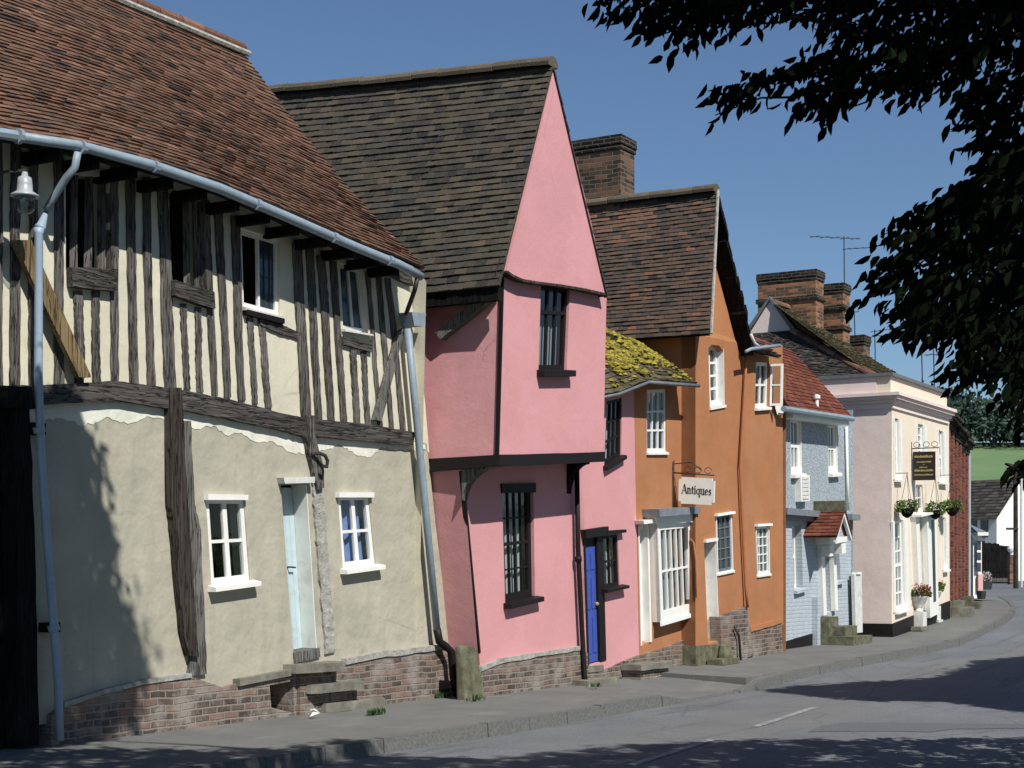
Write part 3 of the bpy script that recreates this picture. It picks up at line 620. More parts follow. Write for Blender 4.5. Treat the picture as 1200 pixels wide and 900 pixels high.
# ================================================================ pink jettied house
H2 = thing('jettied_house', 'tall rose pink house with a jettied gable and a grey brown tile roof', 'house', (7.6, .45, 0))
g0, g1 = P(541, 548, .45), P(563, 790, .45)
win5 = PX([(588, 570), (625, 569), (627, 699), (592, 707)], .45)
m = MB(); wall(m, wob(PX([(541, 540), (683, 540), (688, 765), (679, 763), (640, 768), (590, 777), (563, 786)], .45), .5, .005), [win5], .22, .3)
m.build('ground_wall', M['plaster_pink'], H2)
m = MB(); pA = [P(502, 552, -.05), P(529, 765, -.05)]; pB = [P(541, 540, .45), P(563, 800, .45)]
q4 = (pA[0], pB[0], pB[1], (pA[1][0], -.05, pB[1][2]-.35)); m.smooth = True; gi = [[m.vert(bil(q4, a/6, c/12)) for c in range(13)] for a in range(7)]
for a in range(6):
    for c in range(12): m.facei((gi[a][c], gi[a+1][c], gi[a+1][c+1], gi[a][c+1]))
m.build('ground_wall', M['plaster_pink'], H2)
m = MB(); wall(m, wob(PX([(562, 785), (590, 775), (640, 766), (680, 760), (689, 765), (690, 812), (566, 832), (562, 832)], .5), .3, .012), [], .2, .2); m.build('brick_plinth', M['brick_plinth'], H2)
m = MB(); m.slab(wob(PX([(565, 787), (590, 777), (640, 768), (680, 762), (680, 757), (640, 763), (590, 771), (565, 781)], .515), .2, .01), .1); m.build('mortar_fillet', M['mortar'], H2)
# jetty
JO = 1.01
j = dict(tl=P(590, 322, JO), tr=P(711, 340, JO), br=P(707, 530, JO), bl=P(584, 533, JO))
win6 = PX([(634, 333), (668, 336), (664, 434), (631, 434)], JO)
m = MB(); wall(m, wob([j['tl'], j['tr'], j['br'], j['bl']], .6, .004), [win6], .2, .25); m.build('jetty_wall', M['plaster_pink'], H2)
uL = (j['tl'][0]+j['bl'][0])/2
m = MB(); zb = j['bl'][2]
m.face([j['tl'], j['bl'], (j['bl'][0]-.02, -.6, zb-.02), (j['tl'][0], -.6, j['tl'][2]-.05)])
m.face([j['tr'], j['br'], (j['br'][0], -5.4, j['br'][2]), (j['tr'][0], -5.4, j['tr'][2])])
m.build('jetty_wall', M['plaster_pink'], H2)
m = MB(); m.hexa([(j['bl'][0]+.02, -.3, zb-.0), (j['br'][0]-.1, -.3, j['br'][2]), (j['br'][0]-.1, -.3, j['br'][2]+.05), (j['bl'][0]+.02, -.3, zb+.05)], [(j['bl'][0]+.02, JO-.08, zb), (j['br'][0]-.1, JO-.08, j['br'][2]), (j['br'][0]-.1, JO-.08, j['br'][2]+.05), (j['bl'][0]+.02, JO-.08, zb+.05)]); m.build('jetty_soffit', M['oak_black'], H2)
m = MB(); strip(m, PX([(583, 546), (640, 545), (707, 541)], JO), PX([(584, 533), (640, 532), (707, 529.5)], JO), -.1, .03, .006, 4); m.build('jetty_beam', M['black_paint'], H2)
a, bq = P(583, 546, JO), P(584, 533, JO)
m = MB(); m.hexa([(a[0]-.03, JO+.03, a[2]), (bq[0]-.03, JO+.03, bq[2]), (bq[0]-.03, -.2, bq[2]-.02), (a[0]-.03, -.2, a[2]-.05)], [(a[0]+.1, JO+.02, a[2]), (bq[0]+.1, JO+.02, bq[2]), (bq[0]+.1, -.2, bq[2]-.02), (a[0]+.1, -.2, a[2]-.05)]); m.build('jetty_beam', M['black_paint'], H2)
m = MB(); t_, b_ = j['tl'], j['bl']
m.hexa([(t_[0]-.022, JO+.01, t_[2]), (t_[0]+.008, JO+.01, t_[2]), (b_[0]+.008, JO+.01, b_[2]), (b_[0]-.022, JO+.01, b_[2])], [(t_[0]-.022, JO-.04, t_[2]), (t_[0]+.008, JO-.04, t_[2]), (b_[0]+.008, JO-.04, b_[2]), (b_[0]-.022, JO-.04, b_[2])]); m.build('corner_bead', M['black_paint'], H2)
# gable
GO = 1.13
gl_ = PX([(594, 317), (601, 322), (612, 327), (630, 330), (655, 333), (685, 338), (711, 344), (693, 262), (672, 175), (649, 80), (631, 160), (613, 236)], GO)
m = MB(); m.slab(gl_, .14); m.build('gable', M['plaster_pink'], H2)
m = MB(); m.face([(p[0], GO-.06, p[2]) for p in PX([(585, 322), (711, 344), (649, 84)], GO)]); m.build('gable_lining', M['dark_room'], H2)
m = MB(); strip(m, PX([(593.5, 319.5), (601, 325), (612, 330), (630, 333), (655, 336), (685, 341), (711.5, 347)], GO), PX([(594, 317), (601, 322), (612, 327), (630, 330), (655, 333), (685, 338), (711, 344)], GO), -.1, .012, 0, 2); m.build('gable_drip', M['oak_brown'], H2)
# windows
window(H2, win5, .05, .085, .022, 4, 4, M['black_paint'], sill=(.12, .07, .05, M['black_paint']), sash=True, curtain=M['net_cloth'], ctype='full')
m = MB(); c = PX([(586, 567), (626, 566), (626, 577), (587, 578)], .45); m.hexa([off(p, -.1) for p in c], [off(p, .03) for p in c]); m.build('window_head', M['black_paint'], H2)
window(H2, win6, .04, .06, .045, 3, 1, M['black_paint'], sill=(.12, .09, .05, M['black_paint']), curtain=M['dim_net'], ctype='full')
m = MB(); bar(m, win6, .05, .95, .66, .70, -.12, -.03); m.build('transom', M['black_paint'], H2)
interior(H2, 6.8, 12, -.4, 0, 2.95); m = MB(); m.box(9.4, 9.45, -.3, .3, 0, 2.9); m.build('dark_backing', M['dark_room'], H2); m = MB(); m.box(6.6, 9.1, .1, .15, 3.3, 6.2); m.build('dark_backing', M['dark_room'], H2); m = MB(); m.box(8.95, 9.0, .1, .8, 3.3, 5.6); m.build('dark_backing', M['dark_room'], H2)
# brackets under the jetty
def bracket(x, y, name, mt, wid=.12, dep=.52):
    p = P(x, y, .45); m = MB(); pr = []
    z1 = zb-.06+(.2 if x > 600 else 0); n = 8
    for side in (0, wid):
        pr.append([(p[0]+side, .45, z1)]+[(p[0]+side, .45+dep*(1-math.cos(k/n*math.pi/2))**.9, z1-.5+.42*math.sin(k/n*math.pi/2)) for k in range(n+1)]+[(p[0]+side, .45+dep, z1)])
    m.slab(pr[0], -wid, (1, 0, 0)); return m.build(name, M[mt], H2)
bracket(541, 560, 'jetty_bracket', 'oak_grey', .14); bracket(664, 560, 'jetty_bracket', 'oak_black', .14, .3)
m = MB(); strip(m, PX([(561, 765), (541.5, 552)], .45), PX([(562.6, 765), (543, 552)], .45), -.05, .012, .002, 5); m.build('corner_bead', M['black_paint'], H2)
# raking timber on the flank
a0, a1 = PU(521, 399, uL), PU(584, 349, uL); a2, a3 = PU(515, 391, uL), PU(578, 340, uL)
m = MB(); m.hexa([(uL+.02, *p[1:]) for p in (a0, a1, a3, a2)], [(uL-.11, *p[1:]) for p in (a0, a1, a3, a2)]); m.build('raking_brace', M['oak_grey'], H2)
m = MB(); p = P(527, 563, .2); m.box(p[0]-.05, p[0]+.05, .28, .42, p[2]-.05, p[2]+.07); m.build('flank_light', M['galv'], H2)
# roof: steep, ridge running back from the gable
eF = P(589, 329, 1.15); rF = P(648.5, 76, 1.15); eRt = P(711.5, 345, 1.15)
LB = 6.2; zr = PU(330, 107, rF[0]); k_slope = (zr[2]-rF[2])/(1.2-zr[1])
eB = (eF[0]-.05, 1.2-LB, eF[2]+.02); rB = (rF[0], 1.2-LB, rF[2]+k_slope*LB)
eF = (eF[0]-.06, 1.15, eF[2]-.02)
SP = bilin(eB, eF, rF, rB, .03, -.05)
def tone2(s, t): return min(1, max(0, random.gauss(.5, .25)+.1*math.sin(s*9)*math.sin(t*7)))
m = MB(); tiles(m, SP, LB, 3.5, .18, .1, .02, .95, None, tone2)
SQ = bilin((eRt[0], 1.2-LB, eRt[2]), eRt, rF, rB, .03)
tiles(m, SQ, LB, 3.5, .3, .2, .022, 1)
rf2 = m.build('roof', M['tile_grey_brown'], H2)
m = MB(); sheet(m, SP, 6, 6, -.03); sheet(m, SQ, 4, 4, -.03); m.build('roof_boarding', M['oak_black'], rf2)
m = MB(); ridge_tiles(m, [(rF[0], 1.15, rF[2]+.03), (rF[0], 1.2-LB*.5, rF[2]+k_slope*LB*.5-.0), (rB[0], rB[1], rB[2]+.03)], .13, .42); m.build('ridge_tiles', M['ridge_grey'], rf2)
m = MB()
for (pa, pb) in ((eF, rF), (eRt, rF)):
    m.hexa([(pa[0], 1.152, pa[2]-.0), (pb[0], 1.152, pb[2]-.0), (pb[0], 1.152, pb[2]-.045), (pa[0], 1.152, pa[2]-.045)], [(pa[0], 1.1, pa[2]-.0), (pb[0], 1.1, pb[2]-.0), (pb[0], 1.1, pb[2]-.045), (pa[0], 1.1, pa[2]-.045)])
m.build('bargeboard', M['oak_brown'], rf2)
m = MB(); m.box(eF[0]+.02, eF[0]+.14, -1.2, 1.1, eF[2]-.22, eF[2]-.05); m.build('eaves_board', M['oak_black'], rf2)
# corner guard stone
gs = thing('guard_stone', 'tall weathered stone buttress guarding the corner of the rose pink house', 'stone', (P(552, 815, .7)[0], .7, 0))
a = [P(542, 824, .56), P(567, 824, .56), P(558, 758, .52), P(540, 756, .52)]
m = MB(); m.hexa([off(p, -.1) for p in a], [(p[0], p[1]+(.06 if k < 2 else 0), p[2]) for k, p in enumerate(a)]); bm_ = m.build('stone', M['mossy_stone'], gs)
md = bm_.modifiers.new('round', 'BEVEL'); md.width = .04; md.segments = 3
# black rainwater pipe between the two pink houses
m = MB(); m.smooth = True; m.tube([P(676, 545, .54), P(677.3, 640, .54), P(681, 720, .54), P(685, 792, .54), P(687, 803, .58)], .037, 9)
m.tube([P(677.4, 652, .54), P(677.8, 658, .54)], .052, 9); m.build('downpipe', M['black_paint'], H2)

# ================================================================ narrow pink cottage
H3 = thing('pink_cottage', 'narrow pink cottage front with a blue door beneath a mossy roof', 'house', (11.3, .45, 0))
win7 = PX([(711, 470), (729, 466), (728, 534), (708, 546)], .45); dr3 = PX([(683, 626), (705, 623), (709, 774), (688, 780)], .45); win8 = PX([(706.5, 628), (724, 626), (726, 686), (708, 690)], .45)
m = MB(); wall(m, wob(PX([(670, 450), (742.5, 446), (749, 769), (709, 790), (676, 796)], .45), .6, .004), [win7, dr3, win8], .2, .25); m.build('front_wall', M['plaster_pink'], H3)
m = MB(); wall(m, wob(PX([(708, 785), (749, 768), (749.5, 800), (688, 815), (688, 790)], .49), .25, .01), [], .1, .2); m.build('brick_plinth', M['brick_plinth'], H3)
window(H3, win7, .02, .05, .035, 3, 3, M['black_paint'], sill=(.08, .06, .04, M['black_paint']), curtain=M['net_cloth'], ctype='full')
window(H3, win8, .02, .045, .03, 2, 2, M['black_paint'], sill=(.12, .05, .1, M['black_paint']), curtain=M['net_cloth'], ctype='full')
for q in ([(680, 621), (707, 617), (707, 627), (681, 631)], [(705, 622), (728, 620.5), (728, 624), (705, 627)]):
    m = MB(); c = PX(q, .45); m.hexa([off(p, -.05) for p in c], [off(p, .09) for p in c]); m.build('door_hood', M['black_paint'], H3)
m = MB(); bar(m, dr3, 0, .08, 0, 1, -.2, .015); bar(m, dr3, .7, 1.04, 0, 1, -.2, .012); bar(m, dr3, .08, .7, .9, 1, -.2, -.02); m.build('door_frame', M['black_paint'], H3)
m = MB(); bar(m, dr3, .08, .7, .01, .9, -.08, -.03)
for (s0, s1, t0, t1) in ((.14, .34, .08, .36), (.44, .64, .08, .36), (.14, .34, .42, .66), (.44, .64, .42, .66), (.14, .34, .72, .84), (.44, .64, .72, .84)): bar(m, dr3, s0, s1, t0, t1, -.035, -.018)
d3 = m.build('door', M['blue_paint'], H3); d3['label'] = 'blue panelled door'
m = MB(); p = bil(dr3, .64, .45); m.lathe((p[0], p[1]+.0, p[2]), [(.012, -.03), (.03, -.01), (.03, .01), (.012, .03)], 10); m.build('handle', M['gold'], d3)
interior(H3, 9.8, 14, -.5, 0, 4.6)
s3 = thing('stone_steps', 'two pale stone steps below the blue door', 'steps', (P(710, 800, .8)[0], .8, 0))
def step_block(par, x0, x1, ytop, o0, o1, mt='stone', name='tread', thick=.09, base=None):
    a = P(x0, ytop, o1); bq = P(x1, ytop, o1); z = (a[2]+bq[2])/2
    m = MB(); m.slab(wob([(a[0], o0, z), (a[0]+.01, o1-.03, z), (a[0]+.05, o1, z), (bq[0]-.04, o1, z), (bq[0], o1-.04, z), (bq[0]-.01, o0, z)], .2, .006), thick, (0, 0, 1)); m.build(name, M[mt], par)
    if base:
        m = MB(); m.box(a[0]+.05, bq[0]-.05, o0, o1-.06, min(zs(a[0])-.1, z-.2), z-thick); m.build('riser', M[base], par)
step_block(s3, 690, 709, 780, .28, .5, base='stone'); step_block(s3, 692, 727, 796, .5, .8, base='mossy_stone')

# moss-grown lean-to roof over the cottage and the shop front
ev = [P(700, 467, .62), P(722, 463, .64), P(757, 449, .78), P(816, 453, .80)]
vr = P(814, 452, .80)
top = PU(700, 383, vr[0]); o_t = -1.35
zt = PU(712, 388, vr[0]-.1)
et = [(p[0], p[1], p[2]) for p in ev]
def tabo(u, k):
    return lerp_tab([(p[0], p[k]) for p in et], u)
uA = ev[0][0]-.6
def SM(s, t):
    u = uA+(vr[0]-uA)*s; o0 = tabo(u, 1)+.03; z0 = tabo(u, 2)+.03
    o = o0+(zt[1]-o0)*t; z = z0+(zt[2]-z0)*t+.08*math.sin(math.pi*t)
    return (u, o, z)
m = MB(); tiles(m, SM, vr[0]-uA, 2.4, .17, .11, .022, 2.2); sheet(m, SM, 8, 4, -.03); mo = m.build('roof', M['tile_mossy'], H3); mo['label'] = 'low tiled slope thick with yellow green stonecrop'
m = MB(); m.smooth = True
def clump(m, p, r):
    i0 = len(m.v); v = U(.0, 1); seg = 6
    rings = []
    for rr, h in ((1.0, -.1), (.92, .34), (.55, .66), (.12, .78)):
        rings.append([m.vert((p[0]+rr*r*math.cos(k*6.283/seg+rr)*U(.8, 1.2), p[1]+rr*r*math.sin(k*6.283/seg+rr)*U(.8, 1.2), p[2]+h*r*U(.6, .95))) for k in range(seg)])
    for a, b3 in zip(rings, rings[1:]):
        for k in range(seg): m.facei((a[k], a[(k+1) % seg], b3[(k+1) % seg], b3[k]), min(1, max(0, v+U(-.3, .3))))
    m.facei(rings[-1], v)
cnt = 0
centres = [(R(), R()) for _ in range(85)]
while cnt < 3000:
    c = random.choice(centres); s, t = c[0]+random.gauss(0, .025), c[1]+random.gauss(0, .04)
    if not (.12 < s < .985 and .04 < t < .985): continue
    if t < .22 and R() < .75: continue
    if s > .6 and t < .45 and R() < .55: continue
    p = SM(s, t); clump(m, (p[0], p[1], p[2]+.035), U(.018, .055)); cnt += 1
m.build('stonecrop', M['stonecrop'], mo)
m = MB(); m.smooth = True; m.tube([(p[0], p[1]+.045, p[2]+.01) for p in [P(702, 467, .62)]+ev[1:3]], .025, 8); m.build('gutter', M['lead'], H3)
m = MB(); m.smooth = True; m.tube([(p[0], p[1]+.045, p[2]+.01) for p in ev[2:]], .03, 8); m.build('gutter', M['lead'], H3)
# ================================================================ orange house: shop front + gabled wing
H4 = thing('orange_house', 'burnt orange house with a steep mottled tile gable and white shop window', 'house', (14.6, .45, .08))
MO = .70
uc = P(815, 480, MO)[0]
win9 = PX([(758, 457), (781, 456), (781, 530), (758, 530)], .45); sdoor = PX([(747.6, 616), (758, 613.5), (761.8, 752), (750.8, 757)], .45)
shop = PX([(760, 612), (799, 609), (803, 718), (764.5, 729)], .45)
m = MB(); wall(m, wob([P(742.5, 440, .45), (uc, .45, P(800, 440, .45)[2]), (uc, .45, P(800, 755, .45)[2]), P(749, 770, .45)], .6, .004), [win9, sdoor, shop], .2, .25); m.build('shop_wall', M['plaster_orange'], H4)
m = MB(); wall(m, wob([P(749, 769, .49), P(780, 759, .49), (uc, .49, P(803, 750, .49)[2]), (uc, .49, -.1), P(749, 800, .49)], .25, .01), [], .1, .2); m.build('brick_plinth', M['brick_plinth'], H4)
# flank of the wing (faces the near end of the street)
zt4 = 5.55
m = MB(); m.face([(uc, MO, -.05), (uc, MO, zt4), (uc, -4.5, zt4), (uc, -4.5, -.05)]); m.build('flank_wall', M['plaster_orange'], H4)
m = MB(); a = PU(813, 757, uc-.02)[2]; m.box(uc-.05, P(846, 760, MO)[0], .42, MO+.03, -.1, a); m.build('flank_plinth', M['mossy_stone'], H4)
wA = PX([(830, 408), (834, 404), (843, 405), (848, 412), (849, 474), (832, 477)], MO)
wAq = PX([(830, 404), (848, 405), (849, 474), (832, 477)], MO)
wB = PX([(886, 424), (901, 425), (900, 477), (885, 478)], MO)
wC = PX([(838, 605), (857, 602), (859, 668), (840, 672)], MO); wD = PX([(885, 617), (901, 616), (902, 672), (887, 674)], MO)
wdoor = PX([(825, 636), (838, 634), (843, 757), (830, 760)], MO)
ap = P(842, 243, .42)
outl = [P(815, 392, MO), (P(818, 380, MO)[0], .62, P(818, 380, MO)[2]), ap, (P(862, 320, .55)[0], .55, P(864, 318, .55)[2]), P(880, 405, MO), P(917, 404, MO), P(918, 732, MO), P(880, 740, MO), P(862, 742, MO), (uc, MO, P(818, 762, MO)[2])]
m = MB(); wall(m, outl, [wA, wB, wC, wD, wdoor], .24, .25); m.build('front_wall', M['plaster_orange'], H4)
m = MB(); wall(m, wob(PX([(844, 723), (862, 716), (876, 711), (883, 768), (846, 784)], .76), .2, .012), [], .1, .2); m.build('brick_patch', M['brick_plinth'], H4)
m = MB(); wall(m, wob(PX([(879, 740), (916, 729), (919, 780), (883, 784)], .74), .2, .012), [], .1, .2); m.build('brick_plinth', M['brick_plinth'], H4)
m = MB(); m.slab(wob(PX([(879, 741), (917, 730), (917, 725), (878, 735)], .76), .2, .01), .08); m.build('plinth_drip', M['plaster_orange'], H4)
interior(H4, uc+.3, uc+4.2, -.5, 0, 5.4); interior(H4, 11.6, uc+1.5, -.75, 0, 4.4)
m = MB(); m.face([(uc+4.1, MO, -.1), (uc+4.1, MO, 5.3), (uc+4.1, -6, 5.3), (uc+4.1, -6, -.1)]); m.build('far_wall', M['plaster_orange'], H4)
# windows
window(H4, win9, .02, .05, .03, 3, 3, M['white_paint'], sill=(.04, .04, .02, M['white_paint']), curtain=M['net_cloth'], ctype='left')
wa = window(H4, wAq, .12, .07, .04, 2, 4, M['white_paint'], sill=(.03, .05, .02, M['white_paint']), curtain=M['net_cloth'], ctype='right')
m = MB(); c = bil(wAq, 1, 0), bil(wAq, 1, .94); m.hexa([off(c[0], -.2), off(c[1], -.2), off((c[1][0]-.015, *c[1][1:]), -.2), off((c[0][0]-.015, *c[0][1:]), -.2)], [off(c[0], .004), off(c[1], .004), off((c[1][0]-.015, *c[1][1:]), .004), off((c[0][0]-.015, *c[0][1:]), .004)]); m.build('window_lining', M['white_paint'], wa)
wb = window(H4, wB, .03, .06, .04, 2, 2, M['white_paint'], sill=(.06, .05, .04, M['white_paint']))
# casement standing open, hinged at the far jamb
h0, h1 = bil(wB, 1, .03), bil(wB, 1, .97)
m = MB(); Lc = .22
def cz(t, e): return (h0[0]+.02+(h1[0]-h0[0])*t+.05*e, MO+.02+e*Lc, h0[2]+(h1[2]-h0[2])*t)
def cbar(t0, t1, e0, e1): m.hexa([cz(t0, e0), cz(t0, e1), cz(t1, e1), cz(t1, e0)], [(p[0]+.035, p[1], p[2]) for p in (cz(t0, e0), cz(t0, e1), cz(t1, e1), cz(t1, e0))])
cbar(0, 1, 0, .14); cbar(0, 1, .84, 1); cbar(0, .05, .14, .84); cbar(.95, 1, .14, .84); cbar(.48, .51, .14, .84)
cm = m.build('open_casement', M['white_paint'], wb)
m = MB(); m.face([(p[0]+.018, p[1], p[2]) for p in (cz(.04, .1), cz(.04, .9), cz(.96, .9), cz(.96, .1))]); m.build('pane', M['glass'], cm)
for q in (wC, wD):
    w = window(H4, q, .02, .045, .02, 3 if q is wC else 3, 5, M['lead'] if q is wC else M['cream_paint'], glass=M['leaded_glass'], sill=(.03, .04, .02, M['white_paint']))
    m = MB(); c = [bil(q, -.04, 1), bil(q, 1.04, 1)]; m.hexa([off(c[0], -.05), off(c[1], -.05), off((c[1][0], c[1][1], c[1][2]+.04), -.05), off((c[0][0], c[0][1], c[0][2]+.04), -.05)], [off(c[0], .07), off(c[1], .07), off((c[1][0], c[1][1], c[1][2]+.04), .06), off((c[0][0], c[0][1], c[0][2]+.04), .06)]); m.build('head_board', M['white_paint'], w)
    for e in (.02, .94): m = MB(); bar(m, q, e, e+.05, 0, 1, -.03, .012); m.build('outer_frame', M['white_paint'], w)
# white doorway
m = MB(); bar(m, wdoor, 0, 1, 0, 1, -.26, -.22); dw = m.build('door', M['white_paint'], H4)
m = MB(); c = bil(wdoor, 1, 0), bil(wdoor, 1, 1); m.hexa([off(c[0], -.23), off(c[1], -.23), off((c[1][0]-.02, *c[1][1:]), -.23), off((c[0][0]-.02, *c[0][1:]), -.23)], [off(c[0], .01), off(c[1], .01), off((c[1][0]-.02, *c[1][1:]), .01), off((c[0][0]-.02, *c[0][1:]), .01)])
bar(m, wdoor, -.03, 1.04, 1.0, 1.03, -.1, .05); m.build('door_frame', M['white_paint'], H4)
m = MB(); c = bil(wdoor, .3, 0); m.lathe((c[0]+.28, MO+.12, c[2]-.42), [(.16, 0), (.15, .3), (.1, .45), (.02, .5)], 9); m.build('corner_stone', M['mossy_stone'], H4)
m = MB(); m.smooth = True; m.tube([(uc-.02, .62, P(815, 632, .6)[2]), (uc-.03, .68, P(815, 636, .6)[2]), (uc-.03, .72, P(819, 655, .6)[2]), (uc-.02, .72, P(820, 700, .6)[2])], .013, 7); m.build('corner_bead', M['plaster_orange'], H4)
# rainwater pipe
m = MB(); m.smooth = True; m.tube([P(874, 408, .76), P(873.5, 440, .76), P(867.5, 545, .76), P(869.5, 600, .76), P(874, 690, .76), P(876, 712, .78)], .027, 9); m.build('downpipe', M['pipe_orange'], H4)
m = MB(); m.smooth = True; m.tube([P(861, 735, .80), P(866, 745, .82), P(868, 775, .82)], .022, 7); m.build('waste_pipe', M['iron'], H4)
# shop window: boxed bay with cornice
sb = [off(p, .14) for p in shop]
sw = window(H4, sb, .0, .13, .032, 5, 2, M['white_gloss'], sill=(.03, .06, .02, M['white_gloss']), curtain=M['dim_net'], ctype='left', name='shop_window', ft=.06)
for ch in sw.children:
    if ch.name.startswith('sill'): pass
for e in (0, 1):
    m = MB(); c = bil(shop, e, 0), bil(shop, e, 1); w = .03 if e == 0 else -.03
    m.hexa([off(c[0], 0), off(c[1], 0), off((c[1][0]+w, *c[1][1:]), 0), off((c[0][0]+w, *c[0][1:]), 0)], [off(c[0], .155), off(c[1], .155), off((c[1][0]+w, *c[1][1:]), .155), off((c[0][0]+w, *c[0][1:]), .155)]); m.build('bay_cheek', M['white_gloss'], sw)
m = MB(); c = PX([(755, 604), (800, 600), (800, 612), (757, 614)], .45); m.hexa([off(p, 0) for p in c], [off(p, .2) for p in c]); m.build('fascia', M['white_gloss'], sw)
m = MB(); c = PX([(752, 597), (801, 594), (801, 602), (753, 606)], .45); m.hexa([off(p, 0) for p in c], [off(p, .30) for p in c]); m.build('cornice', M['slate_lead'], sw)  # slate grey here paints in the shading of a white hood
# shop door beside it
m = MB(); bar(m, sdoor, .0, .1, 0, 1, -.2, .01); bar(m, sdoor, .88, 1.06, 0, 1, -.19, .025); bar(m, sdoor, .1, .9, .95, 1, -.2, -.05); m.build('door_frame', M['white_gloss'], H4)
m = MB(); bar(m, sdoor, .1, .28, .01, .95, -.14, -.10); bar(m, sdoor, .7, .88, .01, .95, -.14, -.10); bar(m, sdoor, .28, .7, .01, .22, -.14, -.10); bar(m, sdoor, .28, .7, .55, .6, -.14, -.10); sd = m.build('door', M['white_gloss'], H4); sd['label'] = 'white half-glazed shop door'
m = MB(); m.face([off(bil(sdoor, s, t), -.12) for s, t in ((.25, .2), (.72, .2), (.72, .95), (.25, .95))]); m.build('pane', M['leaded_glass'], sd, recalc=False)
m = MB(); c = PX([(743, 610), (762, 608), (762, 612), (744, 614.5)], .45); m.hexa([off(p, -.02) for p in c], [off(p, .16) for p in c]); m.build('door_hood', M['white_gloss'], H4)
# roof
eF = P(832, 389, 1.04); rF = P(840, 223, .74); eRr = P(884, 408, .98)
LB4 = 5.6
e2 = PU(690, 397, eF[0]); r2 = PU(690, 241, rF[0])
ke = (e2[2]-eF[2])/(eF[1]-e2[1]); kr = (r2[2]-rF[2])/(rF[1]-r2[1])
eB = (eF[0], eF[1]-LB4, eF[2]+ke*LB4); rB = (rF[0], rF[1]-LB4, rF[2]+kr*LB4)
eRB = (eRr[0], eRr[1]-LB4, eRr[2])
S4 = bilin(eB, eF, rF, rB, .04, -.03); S4b = bilin(eRB, eRr, rF, rB, .0)
def tone4(s, t):
    v = min(1, max(0, random.gauss(.5, .24)))
    if t > .72 and .35 < s < .8 and R() < .45: v = .93
    return v
m = MB(); tiles(m, S4, LB4, 3.2, .165, .095, .02, .95, None, tone4); tiles(m, S4b, LB4, 3.0, .3, .2, .022, 1)
rf4 = m.build('roof', M['tile_mixed'], H4)
m = MB(); sheet(m, S4, 5, 5, -.03); sheet(m, S4b, 5, 5, -.05); m.build('roof_boarding', M['oak_black'], rf4)
m = MB(); ridge_tiles(m, [(rF[0], rF[1], rF[2]+.03), (rB[0], rB[1], rB[2]+.03)], .13, .4); m.build('ridge_tiles', M['ridge_grey'], rf4)
m = MB(); q = [S4(1, k/6) for k in range(7)]; m.tube([(p[0]+.01, p[1]+.02, p[2]+.005) for p in q], .026, 6); m.build('verge_mortar', M['mortar'], rf4)
m = MB()
for k in range(22):
    a, c = S4b(1, k/22), S4b(1, (k+1.1)/22); dz = U(-.03, .03); dy = U(-.02, .05)
    m.hexa([(a[0], a[1]+dy, a[2]+.01), (c[0], c[1]+dy, c[2]+.01), (c[0], c[1]+dy, c[2]-.12+dz), (a[0], a[1]+dy, a[2]-.12+dz)], [(a[0], a[1]-.25, a[2]+.01), (c[0], c[1]-.25, c[2]+.01), (c[0], c[1]-.25, c[2]-.12+dz), (a[0], a[1]-.25, a[2]-.12+dz)])
m.build('verge_soffit', M['oak_black'], rf4)
ch_ = lambda: None
def chimney(par, u0, u1, o0, o1, z0, z1, mat, cap='brick_sooty', bands=(.0,), capn=3, name='chimney'):
    m = MB(); m.box(u0, u1, o0, o1, z0, z1-.24); c = m.build(name, M[mat], par)
    m = MB()
    for k in range(capn):
        e = (.02, .035, .03, .02)[k]; m.box(u0-e, u1+e, o0-e, o1+e, z1-.24+k*.08+.002, z1-.24+(k+1)*.08-.002)
    m.build('chimney_cap', M[cap], c)
    for bz in bands:
        if bz: mm = MB(); mm.box(u0-.04, u1+.04, o0-.04, o1+.04, z1-bz-.1, z1-bz); mm.build('chimney_band', M[cap], c)
    return c
# big stack behind the ridge: near face seen between pink gable and sky
oc = -2.6
ua = P(672, 200, oc)[0]; a = P(671, 157, oc); uB = P(742, 157, oc)[0]
# visible near face spans across the street direction (o), the front face is the narrow one
cu = rF[0]-.05
pa, pb = PU(668, 157, cu), PU(741, 157, cu)
pb = PU(727, 157, cu); chimney(rf4, cu, cu+.55, pa[1]-.2, pb[1], 5.5, pb[2], 'brick_chimney_dark')
# right-hand strip roof (low slope facing the road)
qa, qb = P(879, 409, .92), P(914, 402, .95)
S4c = bilin(qa, (qb[0]+.05, .95, qa[2]+.02), (qb[0]+.05, -1.6, qa[2]+1.9), (qa[0], -1.6, qa[2]+1.9), .02)
m = MB(); tiles(m, S4c, qb[0]-qa[0], 3.2, .165, .1, .022, 1.5); sheet(m, S4c, 3, 3, -.04); m.build('side_roof', M['tile_mixed'], H4)
m = MB(); m.smooth = True; m.tube([P(874, 412, .98), P(880, 409, 1.0), P(895, 407, 1.0), P(914, 405, 1.0)], .03, 8); m.build('gutter', M['pipe_grey'], H4)
m = MB(); m.smooth = True; m.tube([P(880, 392, .98), P(884, 402, .98), P(889, 406, 1.0)], .028, 8); m.build('gutter_spout', M['white_rough'], H4)

# steps
s4 = thing('stone_steps', 'single stone slab step on brick before the white shop door', 'steps', (P(770, 785, .8)[0], .8, .05)); step_block(s4, 753, 789, 777, .49, .86, base='brick_plinth')
s5 = thing('stone_steps', 'low mossy stone step by the white doorway of the orange house', 'steps', (P(855, 775, .9)[0], .9, .1)); step_block(s5, 848, 868, 772, .76, 1.05, 'mossy_stone', base='mossy_stone')

